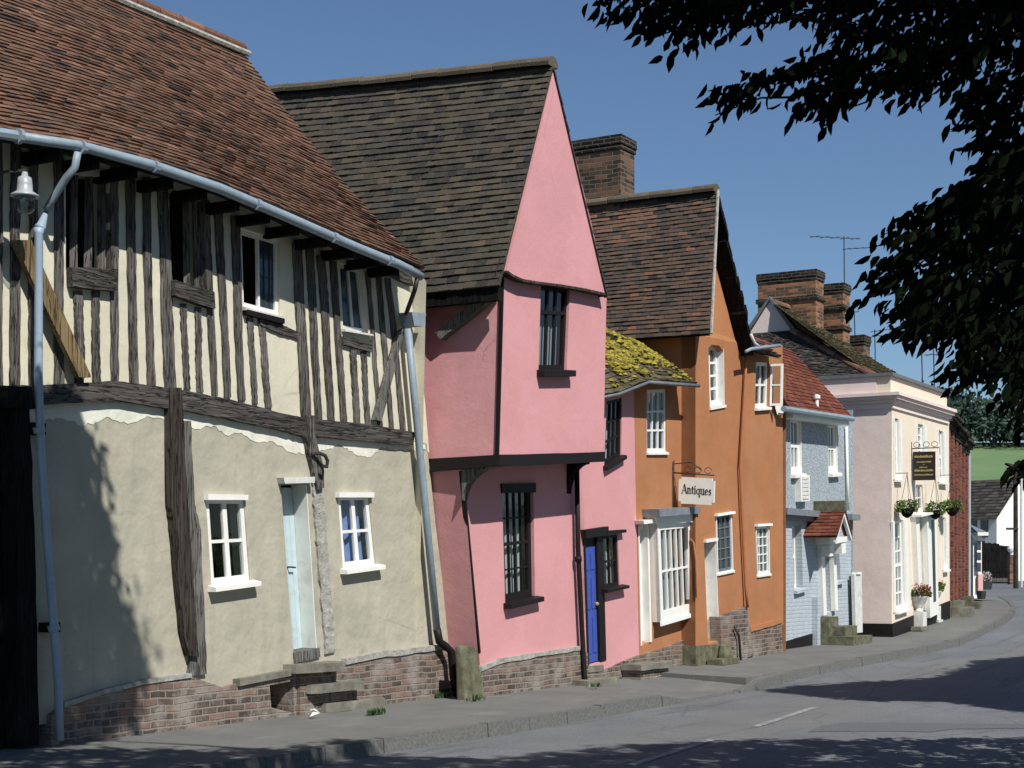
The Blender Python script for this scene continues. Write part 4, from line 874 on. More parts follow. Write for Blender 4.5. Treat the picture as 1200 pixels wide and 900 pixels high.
# Antiques sign
SA = thing('hanging_sign', 'cream hanging sign reading Antiques on an iron bracket over the shop', 'sign', P(788, 600, .5))
us = P(789, 560, .47)[0]
def sgn(x, y, du=0): return PU(x, y, us+du)
m = MB(); m.smooth = True; a = sgn(788, 540); m.tube([(us, .48, a[2]), (us, .48, P(790, 598, .48)[2])], .013, 6); q0, q1 = sgn(788.5, 554), sgn(837, 557); m.tube([(us, .48, q0[2]), q1], .013, 6); m.tube([(us, .48, a[2]-.05), (us, q1[1]*.45+.26, q0[2]+.16), (us, q1[1]*.7+.14, q0[2]+.02)], .009, 6)
for f in (.35, .6, .85):
    o_ = .48+(q1[1]-.48)*f; zc = q0[2]+(q1[2]-q0[2])*f; m.tube([(us, o_+.06*math.cos(w*.7), zc+.07+.05*math.sin(w*.7)) for w in range(9)], .006, 5)
m.build('bracket', M['iron'], SA)
c4 = [sgn(796, 558.5), sgn(838, 561), sgn(837, 592), sgn(795.5, 590)]
def sq(s, t, d=0): p = bil(c4, s, t); return (p[0]+d, p[1], p[2])
nt = .07
outline = [(nt, 0), (1-nt, 0), (1-nt, .09), (1, .09), (1, .91), (1-nt, .91), (1-nt, 1), (nt, 1), (nt, .91), (0, .91), (0, .09), (nt, .09)]
m = MB(); m.slab([sq(s, t, -.015) for s, t in outline], -.03, (1, 0, 0)); bd = m.build('board', M['sign_white'], SA)
# lettering drawn as broad-pen strokes with serifs (height units: x-height .62, cap 1)
T, H_ = .15, .055
G = {'A': (.86, [((.08, 0), (.42, 1), H_), ((.42, 1), (.76, 0), T), ((.2, .33), (.62, .33), H_)], [(.08, 0), (.76, 0)]),
     'n': (.66, [((.14, 0), (.14, .62), T), ((.14, .5), (.3, .62), H_), ((.3, .62), (.46, .55), .09), ((.48, .55), (.48, 0), T)], [(.14, 0), (.48, 0), (.1, .62)]),
     't': (.42, [((.18, .08), (.18, .8), T), ((.04, .6), (.34, .6), H_), ((.18, .04), (.34, .06), .07)], []),
     'i': (.34, [((.15, 0), (.15, .62), T), ((.15, .8), (.15, .92), T)], [(.15, 0), (.11, .62)]),
     'q': (.66, [((.1, .15), (.1, .48), T), ((.1, .5), (.3, .62), .07), ((.3, .62), (.48, .56), H_), ((.1, .12), (.28, .0), .07), ((.28, 0), (.48, .1), H_), ((.5, .62), (.5, -.3), T)], [(.5, -.3)]),
     'u': (.68, [((.14, .62), (.14, .12), T), ((.14, .1), (.3, .0), .07), ((.3, 0), (.5, .12), H_), ((.5, .62), (.5, 0), T)], [(.1, .62), (.46, .62), (.54, 0)]),
     'e': (.56, [((.1, .15), (.1, .48), T), ((.1, .5), (.26, .62), .06), ((.26, .62), (.44, .5), .08), ((.44, .5), (.42, .34), .09), ((.1, .34), (.44, .34), H_), ((.1, .12), (.26, 0), .08), ((.26, 0), (.46, .1), H_)], []),
     's': (.5, [((.4, .52), (.24, .62), H_), ((.24, .62), (.1, .5), .09), ((.1, .48), (.38, .2), T), ((.38, .14), (.24, 0), .09), ((.24, 0), (.07, .1), H_)], [])}
def lettering(word, place, par, name, mat):
    m = MB(); x = 0
    for chh in word:
        w, st_, se = G[chh]
        for (a, b2, th) in st_:
            dx, dy = b2[0]-a[0], b2[1]-a[1]; l = math.hypot(dx, dy) or 1; nx_, ny_ = -dy/l*th/2, dx/l*th/2; ex, ey = dx/l*.02, dy/l*.02
            if abs(dx) > abs(dy)*3: nx_ = 0
            qd = [(x+a[0]+nx_-ex, a[1]+ny_-ey), (x+b2[0]+nx_+ex, b2[1]+ny_+ey), (x+b2[0]-nx_+ex, b2[1]-ny_+ey), (x+a[0]-nx_-ex, a[1]-ny_-ey)]
            m.hexa([place(*p, 0) for p in qd], [place(*p, 1) for p in qd])
        for (sx, sy) in se:
            qd = [(x+sx-.13, sy-.02), (x+sx+.13, sy-.02), (x+sx+.13, sy+.03), (x+sx-.13, sy+.03)]; m.hexa([place(*p, 0) for p in qd], [place(*p, 1) for p in qd])
        x += w
    return m.build(name, M[mat], par)
tw_ = sum(G[c][0] for c in 'Antiques')
lettering('Antiques', lambda x, y, d: sq(.09+.84*x/tw_, .40+.33*y-.03*x/tw_, -.0165-.004*d), SA, 'lettering', 'ink')
# ================================================================ blue house
BO = .46
ub = P(912, 600, BO)[0]; ue = P(997, 600, BO)[0]; zb_ = zs((ub+ue)/2)
H5 = thing('blue_house', 'pale blue house with a pebbledash upper storey and small tiled porch', 'house', ((ub+ue)/2, BO, zb_-.1))
bw1 = PX([(926, 487), (938, 490), (939, 555), (927, 556)], BO+.05); bw2 = PX([(970, 494), (980, 496), (981, 554), (971, 555)], BO+.05)
m = MB(); zc = P(912, 602, BO)[2]
tl, tr = P(911, 478, BO+.05), (ue, BO+.05, P(996, 491, BO+.05)[2])
wall(m, [tl, tr, (ue, BO+.05, zc), (ub, BO+.05, zc)], [bw1, bw2], .15, .25); m.build('upper_wall', M['pebbledash'], H5)
bw3 = PX([(928, 617), (939, 615), (941, 689), (931, 692)], BO); bw4 = PX([(975, 639), (983, 638), (985, 680), (977, 682)], BO); bdr = PX([(961, 640), (971, 638), (974, 716), (964, 720)], BO)
m = MB(); wall(m, [(ub, BO, zc), (ue, BO, zc), P(997, 735, BO), P(975, 740, BO), P(950, 744, BO), P(920, 753, BO)], [bw3, bw4, bdr], .2, .25); m.build('lower_wall', M['brick_painted'], H5)
m = MB(); m.slab([P(920, 752, BO+.02), P(950, 743, BO+.02), P(997, 734, BO+.02), P(998, 752, BO+.02), P(920, 768, BO+.02)], .2); m.build('plinth', M['black_paint'], H5)
m = MB(); c0 = P(911, 603, BO)[2]; m.box(ub-.05, P(950, 600, BO)[0], BO-.05, BO+.2, c0, c0+.12); m.box(ub-.02, P(950, 600, BO)[0], BO-.05, BO+.12, c0-.09, c0+.001); m.build('string_course', M['slate_lead'], H5)
m = MB(); m.box(P(988, 600, BO)[0], ue+.03, BO-.05, BO+.2, c0, c0+.12); m.build('string_course', M['slate_lead'], H5)
interior(H5, ub+.1, ue-.1, -.5, 0, 5)
m = MB(); m.face([(ue, BO+.05, 0), (ue, BO+.05, 5), (ue, -5, 5), (ue, -5, 0)]); m.build('side_wall', M['pebbledash'], H5)
for q in (bw1, bw2):
    w = window(H5, q, .03, .11, .04, 2, 2, M['white_gloss'], sill=(.1, .07, .03, M['white_gloss']), sash=True, curtain=M['net_cloth'], ctype='right')
    m = MB(); c = bil(q, 1, 0), bil(q, 1, 1); m.hexa([off(c[0], -.14), off(c[1], -.14), off((c[1][0]-.02, *c[1][1:]), -.14), off((c[0][0]-.02, *c[0][1:]), -.14)], [off(c[0], .015), off(c[1], .015), off((c[1][0]-.02, *c[1][1:]), .015), off((c[0][0]-.02, *c[0][1:]), .015)]); m.build('window_lining', M['white_gloss'], w)
for q in (bw3, bw4): window(H5, q, .14, .06, .03, 2, 2, M['white_gloss'], sill=(.08, .06, .05, M['brick_painted']), sash=True)
q = PX([(931, 557), (942, 557), (942, 587), (932, 588)], BO+.05)
m = MB(); c = [off(p, .12) for p in q]; m.hexa([off(p, .0) for p in q], c); vb = m.build('vent_panel', M['white_gloss'], H5)
m = MB()
for k in range(6): bar(m, c, .15, .85, .08+k*.15, .18+k*.15, .0, .014)
m.build('louvres', M['white_rough'], vb)
m = MB(); m.smooth = True; m.tube([P(913, 484, BO+.1), P(914, 540, BO+.1), P(917, 602, BO+.1)], .04, 8); m.build('downpipe', M['white_gloss'], H5)
m = MB(); m.smooth = True; m.tube([P(992, 500, BO+.1), P(993, 560, BO+.1), P(994, 598, BO+.1)], .03, 8); m.build('downpipe', M['white_gloss'], H5)
m = MB(); a = P(908, 476, BO+.1); m.hexa([P(907, 473, BO+.05), P(922, 477, BO+.05), P(916, 487, BO+.05), P(911, 486, BO+.05)], [P(907, 473, BO+.3), P(922, 477, BO+.3), P(916, 487, BO+.3), P(911, 486, BO+.3)]); m.build('box_end', M['white_gloss'], H5)
m = MB(); a, c = P(918, 479, BO+.42), P(999, 491, BO+.42); m.tube([a, c], .055, 8); m.build('gutter', M['pipe_grey'], H5)
e_u = c[0]-.02
m = MB(); m.hexa([(tl[0], BO+.05, a[2]-.1), (e_u, BO+.05, c[2]-.12), (e_u, BO+.05, c[2]+.02), (tl[0], BO+.05, a[2]+.02)], [(tl[0], BO+.36, a[2]-.1), (e_u, BO+.36, c[2]-.12), (e_u, BO+.36, c[2]+.02), (tl[0], BO+.36, a[2]+.02)]); m.build('eaves_board', M['white_paint'], H5)
e0, e1 = P(905, 473, BO+.4), P(999, 489, BO+.4); vt = PU(928, 411, e1[0])
uo_ = P(917, 460, .7)[0]+.03
S5 = bilin((uo_, BO+.4, e0[2]-.02), e1, (e1[0], vt[1], vt[2]), (uo_, vt[1], vt[2]+.05))
m = MB(); tiles(m, S5, e1[0]-uo_, math.dist(e1, vt), .165, .1, .018, .5); sheet(m, S5, 3, 3, -.04); rf5 = m.build('roof', M['tile_red'], H5)
m = MB(); p = P(957, 478, .72); m.lathe((p[0], .72, p[2]-.12), [(.04, 0), (.04, .28), (.07, .3), (.07, .36), (.02, .38)], 10); m.build('vent_pipe', M['white_gloss'], rf5)
# porch: gabled hood on a white door surround
pf = P(978, 628, BO+.62); pu0 = P(955, 627, BO)[0]
rd0, rd1 = P(957, 596, BO), P(987, 597, BO+.62)
uR = (rd1[0]*2-pf[0])
zr = rd1[2]
SPo = bilin((pf[0]-.02, BO, pf[2]), (pf[0]-.02, BO+.68, pf[2]), (rd1[0], BO+.68, zr), (rd1[0], BO, zr)); SPo2 = bilin((uR, BO, pf[2]+.04), (uR, BO+.68, pf[2]+.04), (rd1[0], BO+.68, zr), (rd1[0], BO, zr))
m = MB(); tiles(m, SPo, .68, .8, .165, .1, .018, .6); tiles(m, SPo2, .68, .8, .165, .1, .018, .6); sheet(m, SPo, 2, 2, -.03); sheet(m, SPo2, 2, 2, -.03); po = m.build('porch_roof', M['tile_red'], H5)
m = MB(); m.box(rd1[0]-.05, rd1[0]+.05, BO+.06, BO+.68, zr-.03, zr+.17); m.build('lead_flashing', M['mossy_stone'], po)
m = MB()
for (sx, sz) in ((pf[0], pf[2]), (uR, pf[2]+.04)):
    A_ = [(sx, sz-.12), (sx, sz), (rd1[0], zr), (rd1[0], zr-.13)]; m.hexa([(u, BO+.60, z) for u, z in A_], [(u, BO+.66, z) for u, z in A_])
m.build('bargeboard', M['white_gloss'], po)
m = MB(); m.face([(pf[0]+.1, BO+.55, pf[2]), (uR-.1, BO+.55, pf[2]), (rd1[0], BO+.55, zr-.1)]); m.build('porch_gable', M['brick_painted'], po)
m = MB(); bar(m, bdr, -.35, 0, 0, 1.03, -.02, .09); bar(m, bdr, 1, 1.35, 0, 1.03, -.02, .09); bar(m, bdr, -.5, 1.5, 1.03, 1.13, -.02, .3); bar(m, bdr, -.45, .05, .86, 1.02, .09, .28); bar(m, bdr, .95, 1.45, .86, 1.02, .09, .28); m.build('door_surround', M['white_gloss'], H5)
m = MB(); bar(m, bdr, 0, 1, 0, 1, -.18, -.14); m.build('door', M['white_paint'], H5)
m = MB(); c = P(962, 745, BO+.1); m.box(c[0]-.25, c[0]-.02, BO, BO+.12, zb_-.1, P(960, 700, BO+.1)[2]); m.build('porch_plinth', M['brick_painted'], H5)
s6 = thing('stone_steps', 'mossy stone steps beside the porch of the pale blue house', 'steps', (P(975, 745, BO+.4)[0], BO+.4, zb_-.05))
a = P(966, 745, BO+.4)
for k in range(3):
    m = MB(); x0 = P((966, 970, 966)[k], 745, BO+.2)[0]; w = (.55, .75, 1.15)[k]; z1 = zb_+.55-.19*k; m.slab(wob([(x0, BO+.02, z1), (x0, BO+(.3, .55, .8)[k], z1), (x0+w, BO+(.3, .55, .8)[k], z1), (x0+w, BO+.02, z1)], .3, .01), (.55, .36, .3)[k], (0, 0, 1)); m.build('tread', M['mossy_stone'], s6)
# white gate post and dark gate in the gap
gp = thing('gate_post', 'square white post at the alley beside the peach house', 'post', (ue+.6, .5, zs(ue)))
q = PX([(1001, 673), (1010, 673), (1011, 741), (1003, 742)], .62); m = MB(); m.hexa([off(p, -.07) for p in q], q); m.build('post', M['white_rough'], gp)
m = MB(); c = bil(q, .5, 1); m.box(c[0]-.14, c[0]+.14, .53, .65, c[2], c[2]+.05); m.build('post_cap', M['white_gloss'], gp)
m = MB(); c = ue+.03
for k in range(5): m.box(c+k*.1, c+k*.1+.09, .3, .34, zs(ue)-.05, zs(ue)+1.15+.05*(k % 2))
gt_ = tag(m.build('alley_gate', M['oak_black']), 'dark boarded gate between the pale blue house and the white post', 'gate')

# ================================================================ peach house with parapet
CO = 1.02
uC = P(1045, 600, CO)[0]; uCe = P(1112, 600, CO)[0]; zC = zs(uC)
H6 = thing('peach_house', 'peach rendered house with moulded cornice, parapet and hanging baskets', 'house', ((uC+uCe)/2, CO, zC-.1))
def bow(p):                                            # the front bows gently away at its far end
    k = max(0, (p[0]-uC)/(uCe-uC)); return (p[0], p[1]-.28*max(0, k-.55)**2/.2, p[2])
cw = [PX([(1043.5, 489), (1052, 491), (1054, 562), (1046, 562)], CO), PX([(1074, 496), (1082, 498), (1083, 540), (1075, 539)], CO), PX([(1098.5, 503), (1105, 506), (1107, 566), (1100, 565)], CO), PX([(1043, 612), (1058, 609), (1061, 713), (1046, 718)], CO), PX([(1104, 607), (1108, 606), (1109, 667), (1105, 668)], CO)]
cw[0] = PX([(1047, 489.5), (1053, 491), (1054.5, 562), (1048, 562)], CO); cw[3] = PX([(1047, 611), (1058, 609), (1061, 713), (1049, 717)], CO)
cdr = PX([(1071, 605), (1080, 603), (1084, 724), (1076, 728)], CO); fan = PX([(1073, 568), (1081, 568), (1083, 598), (1073, 600)], CO)
m = MB(); zt6 = P(1045, 475, CO)[2]
wall(m, [(uC, CO, zt6), (uCe, CO, zt6), P(1113, 700, CO), P(1113, 706, CO), P(1100, 714, CO), P(1080, 722, CO), P(1046, 732, CO), (uC, CO, P(1045, 732, CO)[2])], cw+[cdr, fan], .12, 0); m.build('front_wall', M['plaster_peach'], H6)
m = MB(); wall(m, [(uC, CO, zt6), (uC, -6, zt6), (uC, -6, P(1045, 731, CO)[2]), (uC, CO, P(1045, 731, CO)[2])], [], 0, 0, 0); m.build('side_wall', M['plaster_palepink'], H6)
m = MB(); zp0, zp1 = P(1045, 731, CO)[2], P(1113, 704, CO)[2]
m.hexa([(uC-.01, CO-.4, zC-.3), (uCe, CO-.4, zC-.3), (uCe, CO-.4, zp1), (uC-.01, CO-.4, zp0)], [(uC-.01, CO+.03, zC-.3), (uCe, CO+.03, zC-.3), (uCe, CO+.03, zp1), (uC-.01, CO+.03, zp0)]); m.box(uC-.03, uC, -4, CO+.03, zC-.3, zp0); m.build('plinth', M['black_paint'], H6)
m = MB(); m.face([(uCe, CO, zC-.2), (uCe, CO, zt6), (uCe, -6, zt6), (uCe, -6, zC-.2)]); m.build('far_wall', M['plaster_peach'], H6)
m = MB()
for (e, z0, z1) in ((.04, -.06, .05), (.09, .052, .13), (.16, .132, .20), (.21, .202, .27)):
    m.box(uC-e*.8, uCe-.12+e*.3, -6, CO+e, zt6+z0, zt6+z1)
m.build('cornice', M['plaster_palepink'], H6)
zpa = P(1040, 441, CO-.1)[2]
m = MB(); m.box(uC-.02, uCe-.1, CO-.32, CO-.02, zt6+.27, zpa); m.build('parapet', M['plaster_peach'], H6)
m = MB(); m.box(uC-.04, uC+.2, -6, CO-.325, zt6+.27, zpa); m.build('parapet', M['plaster_palepink'], H6)
m = MB(); m.box(uC-.09, uCe-.07, CO-.36, CO+.05, zpa+.002, zpa+.07); m.box(uC-.09, uC+.25, -6, CO-.365, zpa+.002, zpa+.07); m.build('parapet_coping', M['lead'], H6)
interior(H6, uC+.2, uCe-.2, -.3, 0, 5.8)
for k, q in enumerate(cw):
    w = window(H6, q, .05, .07, .03, 2 if k in (1, 4) else 3, 4 if k != 3 else 6, M['white_gloss'], sill=(.1, .05, .04, M['white_gloss']), sash=True, curtain=M['net_cloth'], ctype='full')
    m = MB(); c = bil(q, 1, 0), bil(q, 1, 1); m.hexa([off(c[0], -.12), off(c[1], -.12), off((c[1][0]-.02, *c[1][1:]), -.12), off((c[0][0]-.02, *c[0][1:]), -.12)], [off(c[0], .012), off(c[1], .012), off((c[1][0]-.02, *c[1][1:]), .012), off((c[0][0]-.02, *c[0][1:]), .012)])
    bar(m, q, 1.0, 1.35, 0, 1, -.02, .03); bar(m, q, -.2, 0, 0, 1, -.02, .03); m.build('window_lining', M['white_gloss'], w)
m = MB(); bar(m, cdr, 0, 1, 0, 1, -.1, -.06); bar(m, cdr, .1, .9, .55, .92, -.06, -.045); bar(m, cdr, .1, .9, .08, .45, -.06, -.045); m.build('door', M['white_gloss'], H6)
m = MB(); bar(m, cdr, -.45, 0, 0, 1.0, -.02, .12); bar(m, cdr, 1, 2.3, 0, 1.0, -.02, .12); bar(m, cdr, -.5, 2.4, 1.0, 1.02, -.02, .25); m.build('door_surround', M['white_gloss'], H6)
q = PX([(1085, 604), (1090, 603), (1092, 715), (1088, 717)], CO)
m = MB(); bar(m, q, 0, .7, .1, .95, .12, .128); m.build('side_light', M['leaded_glass'], H6)
window(H6, fan, .04, .05, .025, 2, 2, M['white_gloss'])
# peach house roof: hip with a little gablet, three stacks
e0 = PU(880, 430, uC+.1); hipc = (uC+.15, CO-.35, zpa-.0)
gb = P(903, 353, -2.6)
zrg = gb[2]; ug = gb[0]; og = -2.6
ub2 = uC+.15; backc = (ub2, -5.4, hipc[2])
far_e = (uCe+.2, CO-.35, zpa); rid1 = (uCe-1.0, og, zrg)
gA = PU(930, 387, ug); gB = (ug, 2*og-gA[1], gA[2])
S6a = bilin(backc, hipc, gA, gB, .0); S6b = bilin(hipc, far_e, rid1, (ug, og, zrg), .05)
m = MB(); tiles(m, S6a, math.dist(backc, hipc), math.dist(hipc, gA), .18, .11, .02, 1.5); rf6 = m.build('roof', M['tile_slaty'], H6)
m = MB(); tiles(m, S6b, math.dist(hipc, far_e), math.dist(hipc, gA)*1.3, .18, .11, .02, 1.8, None, None); m.build('front_slope', M['tile_mossy'], rf6)
m = MB(); sheet(m, S6a, 4, 4, -.04); sheet(m, S6b, 4, 4, -.04); m.build('roof_boarding', M['oak_black'], rf6)
m = MB(); ridge_tiles(m, [hipc, gA], .12, .35); m.build('hip_tiles', M['ridge_red'], rf6)
m = MB(); ridge_tiles(m, [(ug, og, zrg), rid1], .12, .35); m.build('ridge_tiles', M['ridge_red'], rf6)
m = MB(); gu = gA[0]-.02; m.slab([(gu, gA[1]-.05, gA[2]), (gu, gB[1]+.05, gB[2]), (gu, og, zrg+.02)], -.15, (1, 0, 0)); m.build('gablet', M['plaster_palepink'], rf6)
m = MB()
for e in (gA, gB):
    A_ = [(gu-.06, e[1], e[2]-.02), (gu-.06, og, zrg+.03), (gu-.06, og, zrg+.11), (gu-.06, e[1]+(.06 if e is gA else -.06), e[2]+.04)]; m.hexa(A_, [(p[0]+.1+(ug-gu if k in (1, 2) else .2), p[1], p[2]) for k, p in enumerate(A_)])
m.build('gablet_verge', M['lead'], rf6)
def stack(x0, x1, y0, o_at, upx, bands, wid, mat='brick_chimney'):
    a = PU(x0, y0, upx); bq = PU(x1, y0, upx); return chimney(rf6, upx, upx+wid, a[1], bq[1], 5.6, bq[2], mat, bands=bands)
stack(888, 956, 315, 0, ug+1.0, (.62,), .55); stack(956, 988, 331, 0, ug+2.3, (.55, 1.05), .5, 'brick_chimney'); stack(990, 1012, 392, 0, ug+3.6, (), .5, 'brick_chimney_dark')
# TV aerials
def aerial(label, x, yb, yt, upx, booms, group='television aerials on the rooftops'):
    p0, p1 = PU(x, yb, upx), PU(x-1, yt, upx); t = thing('tv_aerial', label, 'aerial', p0, group=group)
    m = MB(); m.tube([p0, p1], .014, 6); m.build('mast', M['iron'], t)
    for (xa, ya, xb, yb2, n, el) in booms:
        m = MB(); a, bq = PU(xa, ya, upx), PU(xb, yb2, upx); m.tube([a, bq], .009, 5)
        for k in range(n):
            c = [a[z]+(bq[z]-a[z])*(k+.5)/n for z in range(3)]; m.tube([(c[0]-el, c[1], c[2]-el*.25), (c[0]+el, c[1], c[2]+el*.25)], .006, 4)
        m.build('boom', M['iron'], t)
aerial('tall mast aerial with two booms beside the big brick stacks', 990, 385, 277, ug+2.9, [(949, 277, 1008, 280, 5, .35), (988, 292, 1020, 290, 4, .25)])
aerial('short bare aerial rising behind the small sooty stack', 1002, 395, 365, ug+4.0, [(998, 366, 1007, 365, 2, .12)])
aerial('aerial with one long sloping boom past the small stack', 1026, 435, 386, ug+4.8, [(1020, 389, 1075, 381, 3, .2), (1022, 393, 1042, 394, 3, .1)])
aerial('leaning aerial at the far end of the peach parapet', 1081, 452, 408, uCe-.3, [(1078, 409, 1096, 408, 3, .12)])
aerial('upright cross-shaped aerial at the far end of the peach parapet', 1095, 458, 410, uCe+.3, [(1083, 416, 1106, 415, 2, .25)])
# hanging baskets, sign, urns
def basket(x, y, label, o):
    c = P(x, y, o); t = thing('hanging_basket', label, 'hanging basket', c, group='hanging baskets on the peach house')
    m = MB(); m.smooth = True; m.lathe((c[0], o, c[2]-.2), [(.03, 0), (.1, .05), (.15, .14), (.16, .2)], 12); m.build('basket', M['oak_black'], t)
    m = MB()
    for _ in range(330):
        a = U(0, 6.28); r = .19*R()**.5; h = U(-.08, .2)*(1-r); p = (c[0]+r*math.cos(a), o+r*math.sin(a), c[2]+h-.3*max(0, r-.13)); leaf_faces(m, p, Vector((math.cos(a), math.sin(a), U(-.6, .8))), U(.045, .08), .04)
    m.build('foliage', M['leaf_basket'], t)
    m = MB(); top = c[2]+.75
    for a in (0, 2.1, 4.2): m.tube([(c[0]+.15*math.cos(a), o+.15*math.sin(a), c[2]), (c[0], o, top)], .005, 4)
    m.tube([(c[0], CO, top+.01), (c[0], o+.02, top+.01)], .008, 5); m.build('bracket', M['iron'], t)
basket(1063, 596, 'hanging basket nearest the dark corner window, left of the white doorway', CO+.25)
basket(1096, 598, 'hanging basket just right of the white doorway below the black sign', CO+.25)
basket(1116, 595, 'bright leafed hanging basket seen against the red brick terrace', CO+.3)
us2 = P(1068, 545, CO)[0]; SB = thing('hanging_sign', 'black pub style sign with gold lettering on a scrolled iron bracket', 'sign', (us2, CO, P(1068, 560, CO)[2]))
def s2(x, y, d=0): p = PU(x, y, us2); return (p[0]+d, p[1], p[2])
c4 = [s2(1070, 529.5), s2(1096, 529), s2(1096, 562.5), s2(1070, 563)]
m = MB(); m.slab([(p[0]-.02, p[1], p[2]) for p in c4], -.04, (1, 0, 0)); m.build('board', M['sign_black'], SB)
for (t, s0, s1, h) in ((.83, .08, .9, .085), (.64, .18, .8, .05), (.55, .46, .54, .03), (.45, .3, .62, .045), (.34, .08, .88, .07), (.19, .08, .9, .055)):
    s = s0; m = MB()
    while s < s1:
        w = U(.02, .045); hh = h*U(.7, 1.1); a, b3 = bil(c4, s, t-h/2), bil(c4, s+w, t-h/2+hh); m.box(a[0]-.026, a[0]-.021, a[1], b3[1], a[2], b3[2]); s += w+.014
    m.build('lettering', M['gold'], SB)
m = MB(); a = s2(1067, 518); e_ = s2(1100, 524.5); m.tube([(us2, CO+.0, a[2]), (us2, CO+.0, s2(1068, 552)[2])], .014, 5); m.tube([(us2, CO, e_[2]), e_], .012, 5)
for f in (.2, .55, .85):
    o_ = CO+(e_[1]-CO)*f; m.tube([(us2, o_+.07*math.cos(w*.75), e_[2]+.08+.06*math.sin(w*.75)) for w in range(9)], .007, 4)
m.build('bracket', M['iron'], SB)
def urn(x, y, label, hgt, fl):
    u, o, z = ground_px(x, y); t = thing('planter_urn', label, 'planter', (u, o, z), group='white urns at the peach house door')
    m = MB(); m.box(u-.15, u+.15, o-.15, o+.15, z+.06, z+hgt*.42); m.box(u-.19, u+.19, o-.19, o+.19, z, z+.062); m.build('pedestal', M['white_rough'], t)
    m = MB(); m.smooth = True; m.lathe((u, o, z+hgt*.42), [(.13, 0), (.06, .05), (.06, .1), (.16, .2), (.2, .32), (.22, .34), (.19, .34)], 14); m.build('urn', M['white_rough'], t)
    m = MB()
    for _ in range(200):
        a = U(0, 6.28); r = .24*R()**.5; leaf_faces(m, (u+r*math.cos(a), o+r*math.sin(a), z+hgt*.42+.36+U(-.05, .2)*(1.1-2*r)), Vector((math.cos(a), math.sin(a), U(0, 1))), .09, .05)
    m.build('foliage', M['leaf_basket'], t)
    m = MB()
    for _ in range(fl):
        a = U(0, 6.28); r = .24*R()**.5; leaf_faces(m, (u+r*math.cos(a), o+r*math.sin(a), z+hgt*.42+.42+U(-.05, .22)*(1.1-2*r)), Vector((math.cos(a), math.sin(a), U(-.3, 1))), .06, .06)
    m.build('flowers', M['flower'], t)
urn(1076, 738, 'nearer white urn on a pedestal, full of red flowers', .95, 220); urn(1093, 729, 'farther white urn, mostly green leaves with some red flowers', .9, 60)
s7 = thing('stone_steps', 'grey doorstep between the two white urns', 'steps', (P(1086, 728, CO+.4)[0], CO+.4, zs(uC+2.5)))
step_block(s7, 1081, 1091, 734, CO+.04, CO+.3, base='stone')

# ================================================================ red brick terrace
p0, p1 = (10.22, 38.7), (12.22, 44.1)
TF = Frame(p0, (p1[0]-p0[0], p1[1]-p0[1])); Lt = math.dist(p0, p1)
H7 = thing('brick_terrace', 'red brick terrace with tall piers and moulded eaves beyond the peach house', 'house', (Lt/2, 0, .6), frame=TF)
tz = 5.15
m = MB(); m.box(0, Lt, -.3, 0, .3, tz); m.box(0, .3, -6, -.3, .3, tz); m.box(Lt-.3, Lt, -6, -.3, .3, tz); m.build('front_wall', M['brick_red'], H7)
for k in range(6):
    u = k*(Lt-.5)/5; m = MB(); m.box(u, u+.5, 0.002, .2, .9, tz-.1); m.build('brick_pier', M['brick_red'], H7)
    m = MB(); m.box(u-.04, u+.54, 0.002, .26, .3, .9); m.build('pier_base', M['stone'], H7)
    if k < 5:
        for (za, zb2) in ((1.6, 2.9), (3.4, 4.7)):
            c = u+.5+((Lt-.5)/5-.5)/2; w = window(H7, [(c-.2, .0, zb2), (c+.2, .0, zb2), (c+.2, .0, za), (c-.2, .0, za)], -.03, .05, .03, 2, 2, M['white_paint'], glass=M['leaded_glass'])
for (u0, u1, zz_) in ((-.05, 1.9, tz+.1), (1.9, 3.9, tz-.05), (3.9, Lt+.1, tz-.18)):
    m = MB()
    for (e, a, bq) in ((.1, -.2, -.06), (.18, -.058, .05), (.26, .052, .12)): m.box(u0, u1, -.1, e+.12, zz_+a, zz_+bq)
    m.build('eaves_cornice', M['brick_sooty'], H7)
S7 = bilin((-.05, .35, tz+.1), (Lt+.1, .35, tz-.1), (Lt+.1, -2.2, tz+1.5), (-.05, -2.2, tz+1.7))
m = MB(); tiles(m, S7, Lt, 3, .2, .13, .03, 2); sheet(m, S7, 3, 3, -.05); m.build('roof', M['tile_slaty'], H7)
m = MB(); m.tube([(Lt+.02, .2, .8), (Lt+.02, .2, tz-.3)], .05, 8); m.build('downpipe', M['galv'], H7)
s8 = thing('stone_steps', 'pale stone steps at the near door of the red brick terrace', 'steps', (.5, .5, .7), frame=TF)
for k in range(2): m = MB(); m.box(.1-.1*k, .8+.1*k, .27, .5+.22*k, .45, .92-.16*k); m.build('tread', M['stone'], s8)
s9 = thing('stone_steps', 'dark stone steps at the far doors of the red brick terrace', 'steps', (3, .5, .7), frame=TF)
for k in range(2): m = MB(); m.box(2.9-.1*k, 3.6+.1*k, .27, .5+.2*k, .5, .98-.14*k); m.build('tread', M['mossy_stone'], s9)
